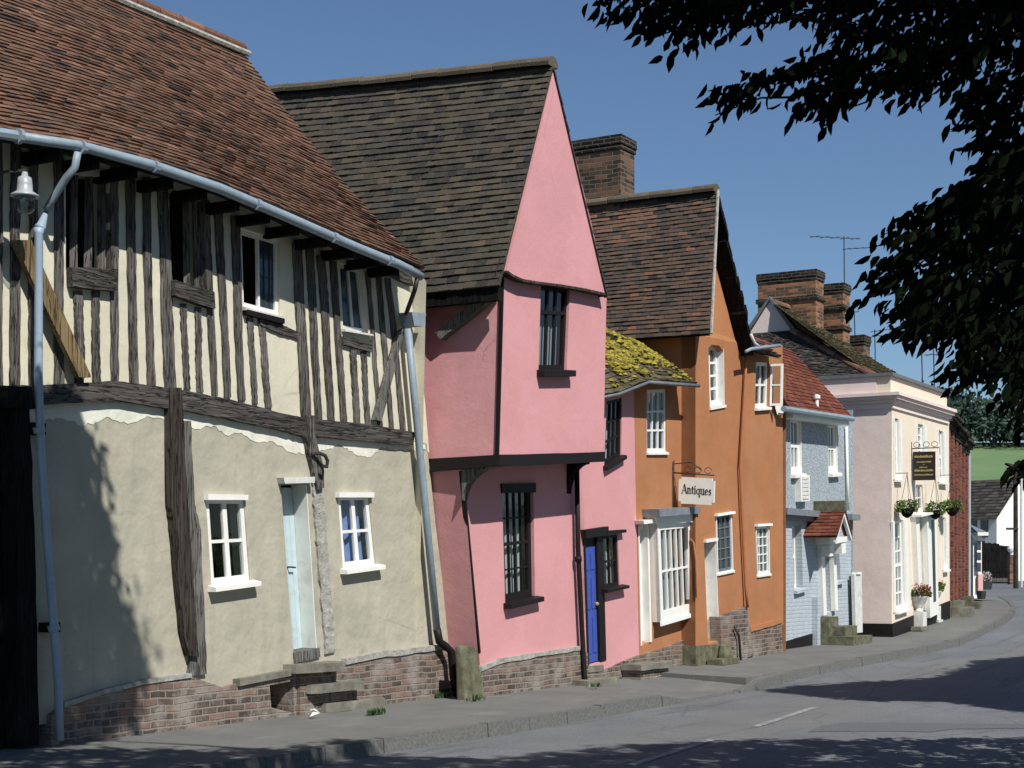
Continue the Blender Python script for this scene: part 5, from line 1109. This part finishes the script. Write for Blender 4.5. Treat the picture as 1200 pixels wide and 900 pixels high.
# white bay beyond
H8 = thing('bay_house', 'small white house end with a bay window and dark tiled hood beyond the terrace', 'house', (13.2, 46.0, .7), frame=WF)
def wx(x, Z): return (x-CX)/F*Z
def wz(y, Z): return EYE+(HY-y)/F*Z
Z8 = 45.6
m = MB(); m.hexa([(wx(1138, Z8), Z8-.2, .6), (wx(1150.5, Z8), Z8, .6), (wx(1150.5, Z8), Z8, wz(628, Z8)), (wx(1138, Z8), Z8-.2, wz(628, Z8))], [(wx(1136, Z8), Z8+1.2, .6), (wx(1148, Z8), Z8+3, .6), (wx(1148, Z8), Z8+3, wz(628, Z8)), (wx(1136, Z8), Z8+1.2, wz(628, Z8))]); m.build('wall', M['plaster_white'], H8)
m = MB(); m.box(wx(1141, Z8), wx(1153.5, Z8), Z8-.4, Z8+1.5, wz(628, Z8), wz(624, Z8)); m.build('cornice', M['white_gloss'], H8)
m = MB(); a = [(wx(1141, Z8), Z8-.35, wz(623.5, Z8)), (wx(1152, Z8), Z8-.35, wz(623.5, Z8)), (wx(1152, Z8), Z8+1.5, wz(623.5, Z8)), (wx(1141, Z8), Z8+1.5, wz(623.5, Z8))]; ap8 = (wx(1142, Z8), Z8+.6, wz(613, Z8))
m.face(a)
for k in range(4): m.face([a[k], a[(k+1) % 4], ap8])
m.build('roof', M['slate_lead'], H8)
m = MB(); m.hexa([(wx(1143.5, Z8), Z8-.25, wz(692, Z8)), (wx(1150.5, Z8), Z8-.12, wz(692, Z8)), (wx(1150.5, Z8), Z8-.12, wz(673, Z8)), (wx(1143.5, Z8), Z8-.25, wz(673, Z8))], [(wx(1143.5, Z8), Z8-.1, wz(692, Z8)), (wx(1150.5, Z8), Z8+.03, wz(692, Z8)), (wx(1150.5, Z8), Z8+.03, wz(673, Z8)), (wx(1143.5, Z8), Z8-.1, wz(673, Z8))]); m.build('dado', M['pink_low'], H8)
q = [(wx(1141.5, Z8), Z8-.24, wz(634, Z8)), (wx(1147.5, Z8), Z8-.15, wz(634, Z8)), (wx(1147.5, Z8), Z8-.15, wz(670, Z8)), (wx(1141.5, Z8), Z8-.24, wz(670, Z8))]
m = MB(); m.hexa(q, [(p[0], p[1]-.03, p[2]) for p in q]); wd8 = m.build('window', M['leaded_glass'], H8)
m = MB()
for f in (.33, .66): a, b3 = bil(q, .0, f), bil(q, 1, f); m.hexa([(a[0], a[1]-.05, a[2]-.03), (b3[0], b3[1]-.05, b3[2]-.03), (b3[0], b3[1]-.05, b3[2]+.03), (a[0], a[1]-.05, a[2]+.03)], [(a[0], a[1]-.03, a[2]-.03), (b3[0], b3[1]-.03, b3[2]-.03), (b3[0], b3[1]-.03, b3[2]+.03), (a[0], a[1]-.03, a[2]+.03)])
m.build('glazing_bar', M['white_gloss'], wd8)
def tub(x, y, Zt, label, w, h, fl=True):
    X = wx(x, Zt); z = wz(y, Zt); t = thing('planter_tub', label, 'planter', (X, Zt, z), frame=WF, group='dark tubs beyond the terrace')
    m = MB(); m.hexa([(X-w*.42, Zt-.15, z), (X+w*.42, Zt-.15, z), (X+w*.42, Zt+.25, z), (X-w*.42, Zt+.25, z)], [(X-w*.5, Zt-.2, z+h), (X+w*.5, Zt-.2, z+h), (X+w*.5, Zt+.3, z+h), (X-w*.5, Zt+.3, z+h)]); m.build('tub', M['green_tub'], t)
    if fl:
        m = MB()
        for _ in range(160): leaf_faces(m, (X+U(-.5, .5)*w, Zt+U(-.2, .3), z+h+U(0, .25)), Vector((U(-1, 1), U(-1, 1), U(-.2, 1))), .09, .06)
        m.build('flowers', M['flower_grey'], t)
tub(1156, 691, 47.5, 'dark tub of grey flowers standing by the white bay window', .24, .22); tub(1150.5, 702, 44.2, 'small plain dark tub at the foot of the white bay window', .13, .22, False)

# ================================================================ far cottage, fence, pole
Z9 = 84.0
cor = Vector((wx(1168, Z9), Z9, 0)); gd = Vector((.62, -.78)).normalized(); gd = Vector((.86, .5)); sd_ = Vector((-.62, .78)).normalized()
H9 = thing('far_cottage', 'distant white cottage with a dark slate roof and bright gable', 'house', (cor.x, cor.y, .9), frame=WF)
def c9(a, bq, z): return (cor.x+gd.x*a+sd_.x*bq, cor.y+gd.y*a+sd_.y*bq, z)
ze, zg = wz(606, Z9), wz(572, Z9)
W9 = 3.2; L9 = 6.0
m = MB(); m.face([c9(0, 0, .5), c9(W9, 0, .5), c9(W9, 0, ze), c9(W9/2, 0, zg+.5), c9(0, 0, ze)]); m.face([c9(0, 0, .5), c9(0, L9, .5), c9(0, L9, ze), c9(0, 0, ze)]); m.face([c9(W9, 0, .5), c9(W9, L9, .5), c9(W9, L9, ze), c9(W9, 0, ze)]); m.build('wall', M['plaster_white'], H9)
S9 = bilin(c9(-.3, L9, ze-.1), c9(-.3, -.25, ze-.1), c9(W9/2, -.25, zg+.55), c9(W9/2, L9, zg+.55)); S9b = bilin(c9(W9+.3, L9, ze-.1), c9(W9+.3, -.25, ze-.1), c9(W9/2, -.25, zg+.55), c9(W9/2, L9, zg+.55))
m = MB(); tiles(m, S9, L9, 3.2, .3, .25, .03, 1); tiles(m, S9b, L9, 3.2, .3, .25, .03, 1); m.build('roof', M['tile_slaty'], H9)
m = MB()
for k in range(6): m.hexa([c9(-.02, .5+k*.7, ze-1.05), c9(-.02, .95+k*.7, ze-1.05), c9(-.02, .95+k*.7, ze-.15), c9(-.02, .5+k*.7, ze-.15)], [c9(-.05, .5+k*.7, ze-1.05), c9(-.05, .95+k*.7, ze-1.05), c9(-.05, .95+k*.7, ze-.15), c9(-.05, .5+k*.7, ze-.15)])
m.build('window_strip', M['leaded_glass'], H9)
Zf = 74.0; ft_ = thing('board_fence', 'dark boarded fence in front of the distant white cottage', 'fence', (wx(1166, Zf), Zf, 1.0), frame=WF)
m = MB(); x = wx(1148, Zf)
while x < wx(1182, Zf): m.box(x, x+.12, Zf, Zf+.04, 1.0, wz(634+ (x-wx(1148, Zf))*4.5, Zf)+U(-.05, .05)); x += .13
m.build('boards', M['oak_black'], ft_)
m = MB(); m.box(wx(1147, Zf), wx(1183, Zf), Zf-.08, Zf-.01, 1.1, 1.28); m.build('gravel_board', M['oak_upright'], ft_)
bp = thing('brick_pier', 'brick gate pier with a white lamp globe near the telegraph pole', 'pier', (wx(1187, 70), 70, 1), frame=WF)
m = MB(); m.box(wx(1183.5, 70), wx(1192, 70), 70, 70.35, .9, wz(650, 70)); m.build('pier', M['brick_chimney'], bp)
m = MB(); m.lathe((wx(1186, 70), 70.15, wz(650, 70)), [(.05, 0), (.05, .08), (.13, .14), (.17, .26), (.13, .38), (.04, .42)], 12); m.build('lamp_globe', M['white_gloss'], bp)
tp = thing('telegraph_pole', 'tall dark wooden telegraph pole at the bend of the road', 'pole', (wx(1190, 62), 62, 1), frame=WF)
m = MB(); m.tube([(wx(1190.5, 62), 62, .9), (wx(1190, 62), 62, wz(545, 62))], [.10, .08], 8); m.build('pole', M['oak_brown'], tp)
m = MB(); m.box(wx(1178, 62), wx(1192, 62), 61.85, 61.9, wz(621, 62), wz(618.5, 62)); m.build('sign_arm', M['iron'], tp)
wp = thing('lamp_post', 'slim white post at the right edge behind the telegraph pole', 'post', (wx(1197, 64), 64, 1), frame=WF)
m = MB(); m.tube([(wx(1197, 64), 64, .9), (wx(1197, 64), 64, wz(560, 64))], .045, 8); m.build('post', M['white_rough'], wp)
m = MB(); m.lathe((wx(1197, 64), 64, wz(560, 64)), [(.05, 0), (.12, .05), (.12, .3), (.03, .36)], 10); m.build('lantern', M['galv'], wp)
# ================================================================ ground, road, pavement
def hillz(X, Y):
    t = max(0, Y-95); return .133*t*t/(t+25) if t < 200 else .133*40000/225+.03*(t-200)
def gz(X, Y):
    u, o = SF.uo(X, Y); return zs(u)-.45+hillz(X, Y)
xs = [-220+20*k for k in range(6)]+[-100+8*k for k in range(10)]+[-20+2*k for k in range(36)]+[56+8*k for k in range(12)]+[160+30*k for k in range(12)]
ys = [-80+10*k for k in range(7)]+[-10+2*k for k in range(70)]+[130+6*k for k in range(25)]+[290+25*k for k in range(16)]
def gridmesh(name, mt, xs, ys, zf, skip=None):
    m = MB(); m.smooth = True; idx = [[m.vert((x, y, zf(x, y))) for y in ys] for x in xs]
    for a in range(len(xs)-1):
        for b_ in range(len(ys)-1):
            if skip and skip(xs[a], ys[b_]): continue
            m.facei((idx[a][b_], idx[a+1][b_], idx[a+1][b_+1], idx[a][b_+1]))
    return m.build(name, M[mt], None, WF, (0, 0, 0))
g = gridmesh('ground', 'grass', xs, ys, gz); g['kind'] = 'structure'
hx = [-150+10*k for k in range(50)]; hy = [118+6*k for k in range(32)]
g = gridmesh('hill_field', 'field', hx, hy, lambda x, y: gz(x, y)+.25+.05*min(1, (y-118)/20)); g['kind'] = 'structure'
# kerb line (top outer edge) in street coordinates
kp = [(-9, 2.42), (-3, 2.42), (0, 2.42)]
for x, y in ((401, 873), (580, 848), (690, 830), (799, 812)): u, o, z = ground_px(x, y); kp.append((u, o))
for x, y in ((893, 797), (940, 785), (985, 776), (1035, 767), (1090, 757), (1150, 738), (1175, 726), (1188, 717), (1191, 711), (1186, 705), (1174, 699)): u, o, z = ground_px(x, y); kp.append((u, o))
print('kerb', [(round(a, 2), round(b_, 2)) for a, b_ in kp])
i0 = 6; i1 = 7
uk = kp[i0][0]; un = kp[i1][0]
def road_z(u): return zs(u)-.13
def dip(u):                                            # pavement drops to the road at the vehicle crossing
    a, c = uk, un
    if u < a-.6 or u > c+.1: return 0
    return .115*min(1, (u-a+.6)/.8) if u < c-.15 else .115*max(0, (c+.1-u)/.25)
m = MB(); m.smooth = True
us_ = [-12+.5*k for k in range(160)]; os_ = [-.5, .5, 1.5, 2.2, 2.6, 3.2, 4, 5, 6, 7.5, 9, 11, 14, 18]
idx = [[m.vert((u, o, road_z(u)-(0.012*(o-5)**2*.12 if o < 12 else 0))) for o in os_] for u in us_]
for a in range(len(us_)-1):
    for c in range(len(os_)-1): m.facei((idx[a][c], idx[a+1][c], idx[a+1][c+1], idx[a][c+1]))
fo_ = [-30, -20, -12, -6, -3, -.5]; fu_ = [38+1.5*k for k in range(50)]
idx = [[m.vert((u, o, road_z(u)-(0.012*(o-5)**2*.12 if o == -.5 else .0436))) for o in fo_] for u in fu_]
for a in range(len(fu_)-1):
    for c in range(len(fo_)-1): m.facei((idx[a][c], idx[a+1][c], idx[a+1][c+1], idx[a][c+1]))
rd = m.build('road', M['asphalt'], None, SF, (0, 0, 0)); rd['kind'] = 'structure'
def rz(u, o): return road_z(u)-(0.012*(o-5)**2*.12 if o < 12 else 0)
# pavement slab following the kerb
kk = []
for a, c in zip(kp[:-1], kp[1:]):
    n = max(1, int(abs(c[0]-a[0])/.25)) if c[0] > a[0] else 6
    for t in range(n): f = t/n; kk.append((a[0]+(c[0]-a[0])*f, a[1]+(c[1]-a[1])*f))
kk.append(kp[-1])
m = MB(); m.smooth = False
KW = .13
prev = None
for (u, o) in kk:
    ui = u if u < 24 or True else u
    row = []
    for f in (0, .35, .7, .9, 1.0):
        oo = -.3+(o-KW+.3)*f; d_ = dip(u)*max(0, (f-.35)/.65) if f > .35 else 0; row.append(m.vert((u if u < 34 else u-(1-f)*1.5, oo, zs(u)-d_+U(-.003, .003))))
    if prev:
        for c in range(4): m.facei((prev[c], row[c], row[c+1], prev[c+1]))
    prev = row
pv = m.build('pavement', M['pavement'], None, SF, (0, 0, 0)); pv['kind'] = 'structure'
m = MB()
# lay kerb stones by walking the line
def walk(pts, step):
    out = []; d_ = 0
    for a, c in zip(pts, pts[1:]):
        L = math.dist(a, c); t = d_
        while t < L: out.append((a[0]+(c[0]-a[0])*t/L, a[1]+(c[1]-a[1])*t/L)); t += step
        d_ = t-L
    out.append(pts[-1]); return out
st_ = walk(kk, .9)
for a, c in zip(st_, st_[1:]):
    t = Vector((c[0]-a[0], c[1]-a[1])); L = t.length
    if L < .05: continue
    t /= L; n = Vector((t.y, -t.x)); n = n if n.y > 0 or abs(n.y) < 1e-6 else -n
    if c[0] < a[0]-.01: n = Vector((-t.y, t.x)); n = n if n.x > 0 else -n
    e = .006; lift = U(-.006, .008); A_, B_ = Vector(a)+t*e, Vector(c)-t*e
    za, zb3 = zs(a[0])-dip(a[0])+.006+lift, zs(c[0])-dip(c[0])+.006+lift
    o1 = U(-.008, .008)
    def pt(p, w, z): q = p+n*w; return (q.x, q.y, z)
    m.hexa([pt(A_, -KW, road_z(a[0])-.1), pt(B_, -KW, road_z(c[0])-.1), pt(B_, -KW, zb3), pt(A_, -KW, za)], [pt(A_, o1, road_z(a[0])-.1), pt(B_, o1, road_z(c[0])-.1), pt(B_, o1-.02, zb3), pt(A_, o1-.02, za)])
kb = m.build('kerb', M['kerbstone'], None, SF, (0, 0, 0)); kb['kind'] = 'structure'
# raised step where the higher pavement starts
m = MB(); a, c = ground_px(752, 792), ground_px(889, 797)
w = Vector((c[0]-a[0], c[1]-a[1])).normalized(); n = Vector((w.y, -w.x))
pts = [(a[0], a[1], .075), (c[0], c[1], .06), (c[0]+2.5, kp[8][1]-.2, zs(c[0]+2.5)+.004), (a[0]+4, .3, zs(a[0]+4)+.004)]
m.slab(wob([(a[0], a[1], zs(a[0])+.07), (c[0]-.1, c[1]-.16, zs(c[0])+.035), (c[0]+1.6, kp[8][1]-.2, zs(c[0]+1.6)+.006), (a[0]+5.5, .6, zs(a[0]+5.5)+.006)], .6, .004), .12, (0, 0, 1))
fp = m.build('pavement_step', M['pavement'], None, SF, (0, 0, 0)); fp['kind'] = 'structure'
# centre line dashes and a tar patch
def road_px(x, y):
    u, o, z = ground_px(x, y, -.13); return u, o
m = MB()
for (p, q) in (((739, 897), (835, 867)), ((885, 852), (955, 829)), ((983, 820), (994, 817)), ((640, 930), (700, 909))):
    a, c = Vector(road_px(*p)), Vector(road_px(*q)); t = (c-a).normalized(); n = Vector((t.y, -t.x))*.05; k = max(1, int((c-a).length/.5))
    for z in range(k):
        A_, B_ = a+(c-a)*z/k, a+(c-a)*(z+1)/k
        m.face([(p_.x, p_.y, rz(p_.x, p_.y)+.006) for p_ in (A_-n, B_-n, B_+n, A_+n)])
md_ = m.build('road_marking', M['road_paint'], None, SF, (0, 0, 0)); md_['kind'] = 'structure'
m = MB(); pts = [road_px(*p) for p in ((947, 858), (962, 851), (985, 847), (1060, 847), (1130, 848), (1230, 848), (1230, 853), (1120, 854), (1090, 858), (1020, 857))]
pts = [p[:2] for p in wob([(u, o, 0) for u, o in pts], .25, .05)]; pp = [(u, o, rz(u, o)+.004) for u, o in pts]
for t3 in tri(pp, (0, 0, 1)): m.face([pp[k] for k in t3])
tpch = m.build('tar_patch', M['asphalt_patch'], None, SF, (0, 0, 0)); tpch['kind'] = 'structure'
# weeds at wall feet
m = MB()
for (x, y, n) in ((445, 838, 60), (520, 818, 40), (560, 822, 25), (862, 775, 20), (700, 806, 20)):
    g_ = ground_px(x, y)
    for _ in range(n): leaf_faces(m, (g_[0]+random.gauss(0, .09), g_[1]-abs(random.gauss(0, .05)), g_[2]), Vector((U(-.6, .6), U(-.6, .6), 1)), U(.05, .11), .025)
wd = m.build('weeds', M['leaf_hedge'], None, SF, (0, 0, 0)); tag(wd, 'small green weeds sprouting along the foot of the walls', 'weeds', kind='stuff')
# far wood on the hill
m = MB()
for _ in range(900):
    X = U(40, 150); Y = U(264, 290)+U(0, 20); h = U(5.5, 9.5)*(1.0+.16*math.sin(X*.35)+.12*math.sin(X*.9+1)); r = U(1.6, 3.0); z0 = gz(X, Y); n = 26
    for _ in range(n):
        v = Vector((random.gauss(0, 1), random.gauss(0, 1), random.gauss(0, 1))).normalized(); k = U(.55, 1)
        p = Vector((X, Y, z0+h*.62))+Vector((v.x*r, v.y*r, v.z*h*.42))*k; leaf_faces(m, p, v+Vector((U(-.5, .5), U(-.5, .5), U(-.3, .3))), U(.7, 1.4), U(.6, 1.1))
wo = m.build('woods', M['leaf_far'], None, WF, (0, 0, 0)); tag(wo, 'dark green wood along the crest of the distant hill', 'woods', kind='stuff')
m = MB()
for _ in range(700):
    p = (U(wx(1150, 120), wx(1240, 120)), U(108, 126)); h = U(.3, 3.2); leaf_faces(m, (p[0], p[1], gz(*p)+h), Vector((U(-1, 1), U(-1, 1), U(-.5, 1))), U(.5, .9), .5)
hd = m.build('hedge', M['leaf_far'], None, WF, (0, 0, 0)); tag(hd, 'dark hedge at the foot of the green field behind the cottage', 'hedge', kind='stuff')

# ================================================================ trees on the near side of the road
SUN = Vector((.368, -.566, .737)).normalized()
def in_poly(x, y, p):
    c = False; n = len(p)
    for i in range(n):
        (x1, y1), (x2, y2) = p[i], p[i-1]
        if (y1 > y) != (y2 > y) and x < (x2-x1)*(y-y1)/(y2-y1)+x1: c = not c
    return c
def visible(p, mgn=0.0): 
    x = CX+F*p[0]/p[1]; y = HY-F*(p[2]-EYE)/p[1]; return -mgn < x < 1200+mgn and -mgn < y < 900+mgn
T1 = thing('roadside_tree', 'dark leafy tree hanging over the road from the right', 'tree', (5.9, 7.4, -.3), frame=WF)
m = MB(); m.smooth = True
tr_ = [(5.9, 7.4, -.4), (5.85, 7.45, .4), (5.75, 7.5, 1.8), (5.6, 7.6, 3.4), (5.4, 7.7, 5.0), (5.2, 7.8, 7.0), (5.0, 8.0, 9.5)]
m.tube(tr_, [.42, .32, .27, .24, .2, .14, .06], 12); m.build('trunk', M['bark'], T1)
def limb(a, c, r, droop=.3, n=6):
    a, c = Vector(a), Vector(c); pts = []
    for k in range(n+1): t = k/n; p = a.lerp(c, t); p.z += droop*math.sin(math.pi*t); pts.append(p+Vector((U(-.06, .06), U(-.06, .06), U(-.05, .05)))*(1 if 0 < k < n else 0))
    return pts, [r*(1-.85*k/n) for k in range(n+1)]
limbs = [((5.65, 7.6, 3.0), (2.3, 8.0, 4.3), .10), ((5.65, 7.6, 2.6), (2.5, 7.7, 3.0), .09), ((5.4, 7.7, 4.6), (1.2, 8.0, 4.75), .10), ((5.3, 7.8, 5.6), (.1, 9.4, 8.2), .13), ((5.2, 7.8, 6.5), (3.4, 8.4, 8.2), .1), ((5.2, 7.8, 6.0), (8.8, 8.0, 7.6), .11), ((5.4, 7.7, 4.8), (7.6, 5.2, 7.2), .1), ((5.2, 7.8, 7.0), (2.0, 7.0, 10.0), .1), ((5.3, 7.7, 6.0), (1.5, 9.6, 7.2), .1)]
for a, c, r in limbs:
    m = MB(); m.smooth = True; p, rr = limb(a, c, r); m.tube(p, rr, 7); m.build('branch', M['bark'], T1)
PA = [(720, -20), (722, 2), (738, 24), (778, 38), (800, 62), (808, 58), (828, 40), (850, 32), (880, 28), (900, 22), (925, 14), (930, -20)]
PB = [(920, -20), (945, 18), (985, 30), (975, 58), (950, 74), (905, 82), (875, 98), (848, 108), (842, 136), (850, 140), (872, 126), (900, 96), (935, 110), (960, 128), (985, 134), (1002, 116), (1025, 98), (1050, 114), (1078, 128), (1092, 100), (1140, 118), (1158, 150), (1150, 185), (1230, 185), (1230, -20)]
PC = [(1230, 170), (1160, 185), (1148, 212), (1112, 222), (1076, 245), (1062, 262), (1062, 300), (1034, 322), (1028, 338), (1056, 345), (1072, 370), (1066, 398), (1080, 402), (1096, 386), (1108, 390), (1134, 418), (1126, 440), (1128, 460), (1156, 438), (1172, 437), (1194, 462), (1192, 475), (1230, 498)]
PD = [(1182, 556), (1176, 566), (1186, 564), (1230, 548), (1230, 538), (1196, 545)]
leafmb = MB()
def twig(p, n, d, L=.088):
    """a short twig of alternating drooping leaves"""
    p = Vector(p); d = d.normalized()
    for k in range(n):
        q = p+d*(k*.045); s = d.cross(Vector((0, 0, 1))).normalized()*(1 if k % 2 else -1)
        leaf_faces(leafmb, q, d*.5+s*U(.3, .8)+Vector((U(-.3, .3), U(-.3, .3), -U(.3, .9))), U(.75, 1.2)*L, U(.36, .5)*L)
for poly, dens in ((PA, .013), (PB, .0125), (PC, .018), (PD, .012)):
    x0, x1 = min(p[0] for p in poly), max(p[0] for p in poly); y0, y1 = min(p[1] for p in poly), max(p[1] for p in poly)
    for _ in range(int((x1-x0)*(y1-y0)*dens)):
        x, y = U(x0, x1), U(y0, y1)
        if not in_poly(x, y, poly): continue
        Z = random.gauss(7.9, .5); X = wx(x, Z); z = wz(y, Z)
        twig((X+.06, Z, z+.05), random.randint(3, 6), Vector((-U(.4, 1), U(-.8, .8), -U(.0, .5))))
# fine twigs reaching into the sprays
for a, c in (((1150, 60), (720, 10)), ((1150, 60), (838, 135)), ((1150, 60), (985, 130)), ((1130, 50), (1075, 130)), ((1215, 300), (1020, 330)), ((1215, 330), (1060, 390)), ((1215, 280), (1060, 250)), ((1215, 420), (1135, 455)), ((1225, 550), (1178, 566)), ((1140, 20), (860, 25))):
    Z = 7.9; A_, C_ = (wx(a[0], Z), Z, wz(a[1], Z)), (wx(c[0], Z), Z, wz(c[1], Z)); p, rr = limb(A_, C_, .02, .08, 8); m = MB(); m.smooth = True; m.tube(p, [max(.003, r) for r in rr], 5); m.build('twig', M['bark'], T1)
# the rest of the crown lies above and outside the frame; it throws the shade on the house and the near road
def hit(p):
    """where the sun carries this leaf's shadow: ('wall',u,z) on the half-timbered front or ('road',X,Y)"""
    p = Vector(p); u, o = SF.uo(p.x, p.y); su = SUN.x*SF.d[0]+SUN.y*SF.d[1]; so = SUN.x*SF.n[0]+SUN.y*SF.n[1]
    t = o/so; z = p.z-SUN.z*t
    if z > 0: return 'wall', u-su*t, z
    t = (p.z+.13)/SUN.z; return 'road', p.x-SUN.x*t, p.y-SUN.y*t
wall_shade = [P(x, y, 0) for x, y in ((-40, 478), (88, 478), (100, 505), (118, 560), (130, 620), (133, 655), (122, 675), (140, 700), (158, 740), (166, 800), (160, 850), (-40, 930))]
wsp = [(p[0], p[2]) for p in wall_shade]
big = 0
def cluster(c, r, n, L):
    for _ in range(n):
        v = Vector((random.gauss(0, 1), random.gauss(0, 1), random.gauss(0, 1)))*r*.5; leaf_faces(leafmb, Vector(c)+v, Vector((U(-1, 1), U(-1, 1), -U(0, 1))), L*U(.8, 1.3), L*.6)
tries = 0
def offframe(p, mgn=110): return not visible(p, mgn*8/max(p[1], 2))
def shade_target(W, dens_r, n_leaf, L):
    t0 = 0
    for k in range(60):
        p = Vector(W)+SUN*(3+.25*k)
        if offframe(p): t0 = 3+.25*k; break
    p = Vector(W)+SUN*(t0+U(0, 3.2))
    cluster(p, dens_r, n_leaf, L)
ux = (min(p[0] for p in wsp), max(p[0] for p in wsp)); zx = (min(p[1] for p in wsp), max(p[1] for p in wsp))
flecks = [(U(ux[0], ux[1]), U(.2, 1.9), U(.05, .13), U(.15, .35)) for _ in range(9)]
while big < 520:
    u, z = U(*ux), U(*zx)
    if not in_poly(u, z, wsp): continue
    if any(abs(u-f[0]-(z-f[1])*-.3) < f[2] and abs(z-f[1]) < f[3] for f in flecks): continue
    shade_target(SF.G(u, 0, z), .14, 16, .13); big += 1
rsp = [tuple(SF.G(*ground_px(x, y, -.13 if x > 400 else 0))[:2]) for x, y in ((-60, 874), (170, 874), (330, 873), (401, 879), (500, 887), (580, 886), (700, 875), (850, 866), (960, 865), (1200, 863), (1400, 865), (1500, 1000), (-60, 1000))]
bx = (min(p[0] for p in rsp), max(p[0] for p in rsp)); by = (min(p[1] for p in rsp), max(p[1] for p in rsp))
while big < 3000:
    x, y = U(*bx), U(*by)
    if not in_poly(x, y, rsp): continue
    if not all(in_poly(x+dx, y+dy, rsp) for dx, dy in ((.15, 0), (-.15, 0), (0, .15))): continue
    shade_target((x, y, -.13), .17, 18, .14); big += 1
while big < 3300 and tries < 60000:
    tries += 1
    v = Vector((random.gauss(0, 1), random.gauss(0, 1), random.gauss(0, 1))).normalized()*R()**.4
    p = Vector((3.9, 8.0, 8.0))+Vector((v.x*5.4, v.y*4.0, v.z*3.6))
    if p.z < 3.2 or p.y < 3.2 or not offframe(p, 110): continue
    h = hit(p)
    if h[0] == 'wall':
        if not in_poly(h[1], h[2], wsp): continue
    else:
        u, o = SF.uo(h[1], h[2])
        if o < 2.6 or h[2] > 14.6: continue
    cluster(p, .45, 26, .14); big += 1
print('crown clusters', big, tries)
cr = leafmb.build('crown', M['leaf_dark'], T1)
# unseen second tree added for its road shadow; its crown follows the shadow outline
T2 = thing('roadside_tree', 'second roadside tree standing out of view, added to shade the road near the blue house', 'tree', (11.5, 22.0, -.2), frame=WF)
m = MB(); m.smooth = True; m.tube([(11.5, 22, -.4), (11.4, 22, 1.5), (11.2, 21.9, 4), (11, 21.8, 6)], [.35, .26, .2, .1], 10); m.build('trunk', M['bark'], T2)
shp = [ground_px(x, y, -.13) for x, y in ((888, 809), (925, 804), (1000, 799), (1060, 797), (1100, 793), (1118, 783), (1132, 774), (1200, 768), (1290, 764), (1290, 850), (1200, 834), (1140, 827), (1100, 822), (1000, 822), (940, 814))]
shw = [tuple(SF.G(*p)[:2]) for p in shp]
leafmb = MB(); n = 0; tries = 0
bx = (min(p[0] for p in shw), max(p[0] for p in shw)); by = (min(p[1] for p in shw), max(p[1] for p in shw))
while n < 2600 and tries < 100000:
    tries += 1; x, y = U(*bx), U(*by)
    if not in_poly(x, y, shw): continue
    if not all(in_poly(x+dx, y+dy, shw) for dx, dy in ((.12, 0), (-.12, 0), (0, .12), (0, -.12))): continue
    h = U(5.0, 8.5); t = (h+.1)/SUN.z; p = Vector((x+SUN.x*t, y+SUN.y*t, h))
    if visible(p, 20): continue
    cluster(p, .16, 14, .16); n += 1
for a, c, r in (((11.2, 21.9, 4), (8.5, 20, 6.2), .1), ((11.1, 21.8, 5), (13, 19, 7), .1), ((11.2, 21.9, 4.5), (12.5, 24.5, 7), .1)):
    m = MB(); m.smooth = True; p, rr = limb(a, c, r); m.tube(p, rr, 7); m.build('branch', M['bark'], T2)
leafmb.build('crown', M['leaf_dark'], T2); print('tree2', n, tries)

# ================================================================ light, sky, camera
w = bpy.data.worlds.new('World'); sc.world = w; w.use_nodes = True; nt_ = w.node_tree; bg = nt_.nodes['Background']
sk = nt_.nodes.new('ShaderNodeTexSky'); sk.sky_type = 'NISHITA'; sk.sun_disc = False; sk.sun_elevation = math.asin(SUN.z); sk.sun_rotation = math.atan2(SUN.x, SUN.y); sk.altitude = 0; sk.air_density = 1.0; sk.dust_density = 0; sk.ozone_density = 6.0
nt_.links.new(sk.outputs[0], bg.inputs[0]); bg.inputs[1].default_value = .077
sl = bpy.data.lights.new('sun', 'SUN'); sl.energy = 5.0; sl.angle = math.radians(.53); sl.color = (1, .97, .91)
so_ = bpy.data.objects.new('sun', sl); COL.objects.link(so_); so_.rotation_euler = SUN.to_track_quat('Z', 'Y').to_euler(); so_.location = (0, 0, 40)
cd = bpy.data.cameras.new('camera'); co = bpy.data.objects.new('camera', cd); COL.objects.link(co); co.location = (0, 0, EYE); co.rotation_euler = (math.pi/2, 0, 0)
cd.sensor_width = 36; cd.lens = 36*F/1200; cd.shift_x = 0; cd.shift_y = (HY-450)/1200; cd.clip_end = 3000; cd.clip_start = .1; sc.camera = co
sc.view_settings.view_transform = 'Standard'; sc.view_settings.look = 'None'; sc.view_settings.exposure = .15; sc.view_settings.gamma = 1
sc.cycles.max_bounces = 6; sc.cycles.transparent_max_bounces = 8; sc.cycles.use_denoising = True
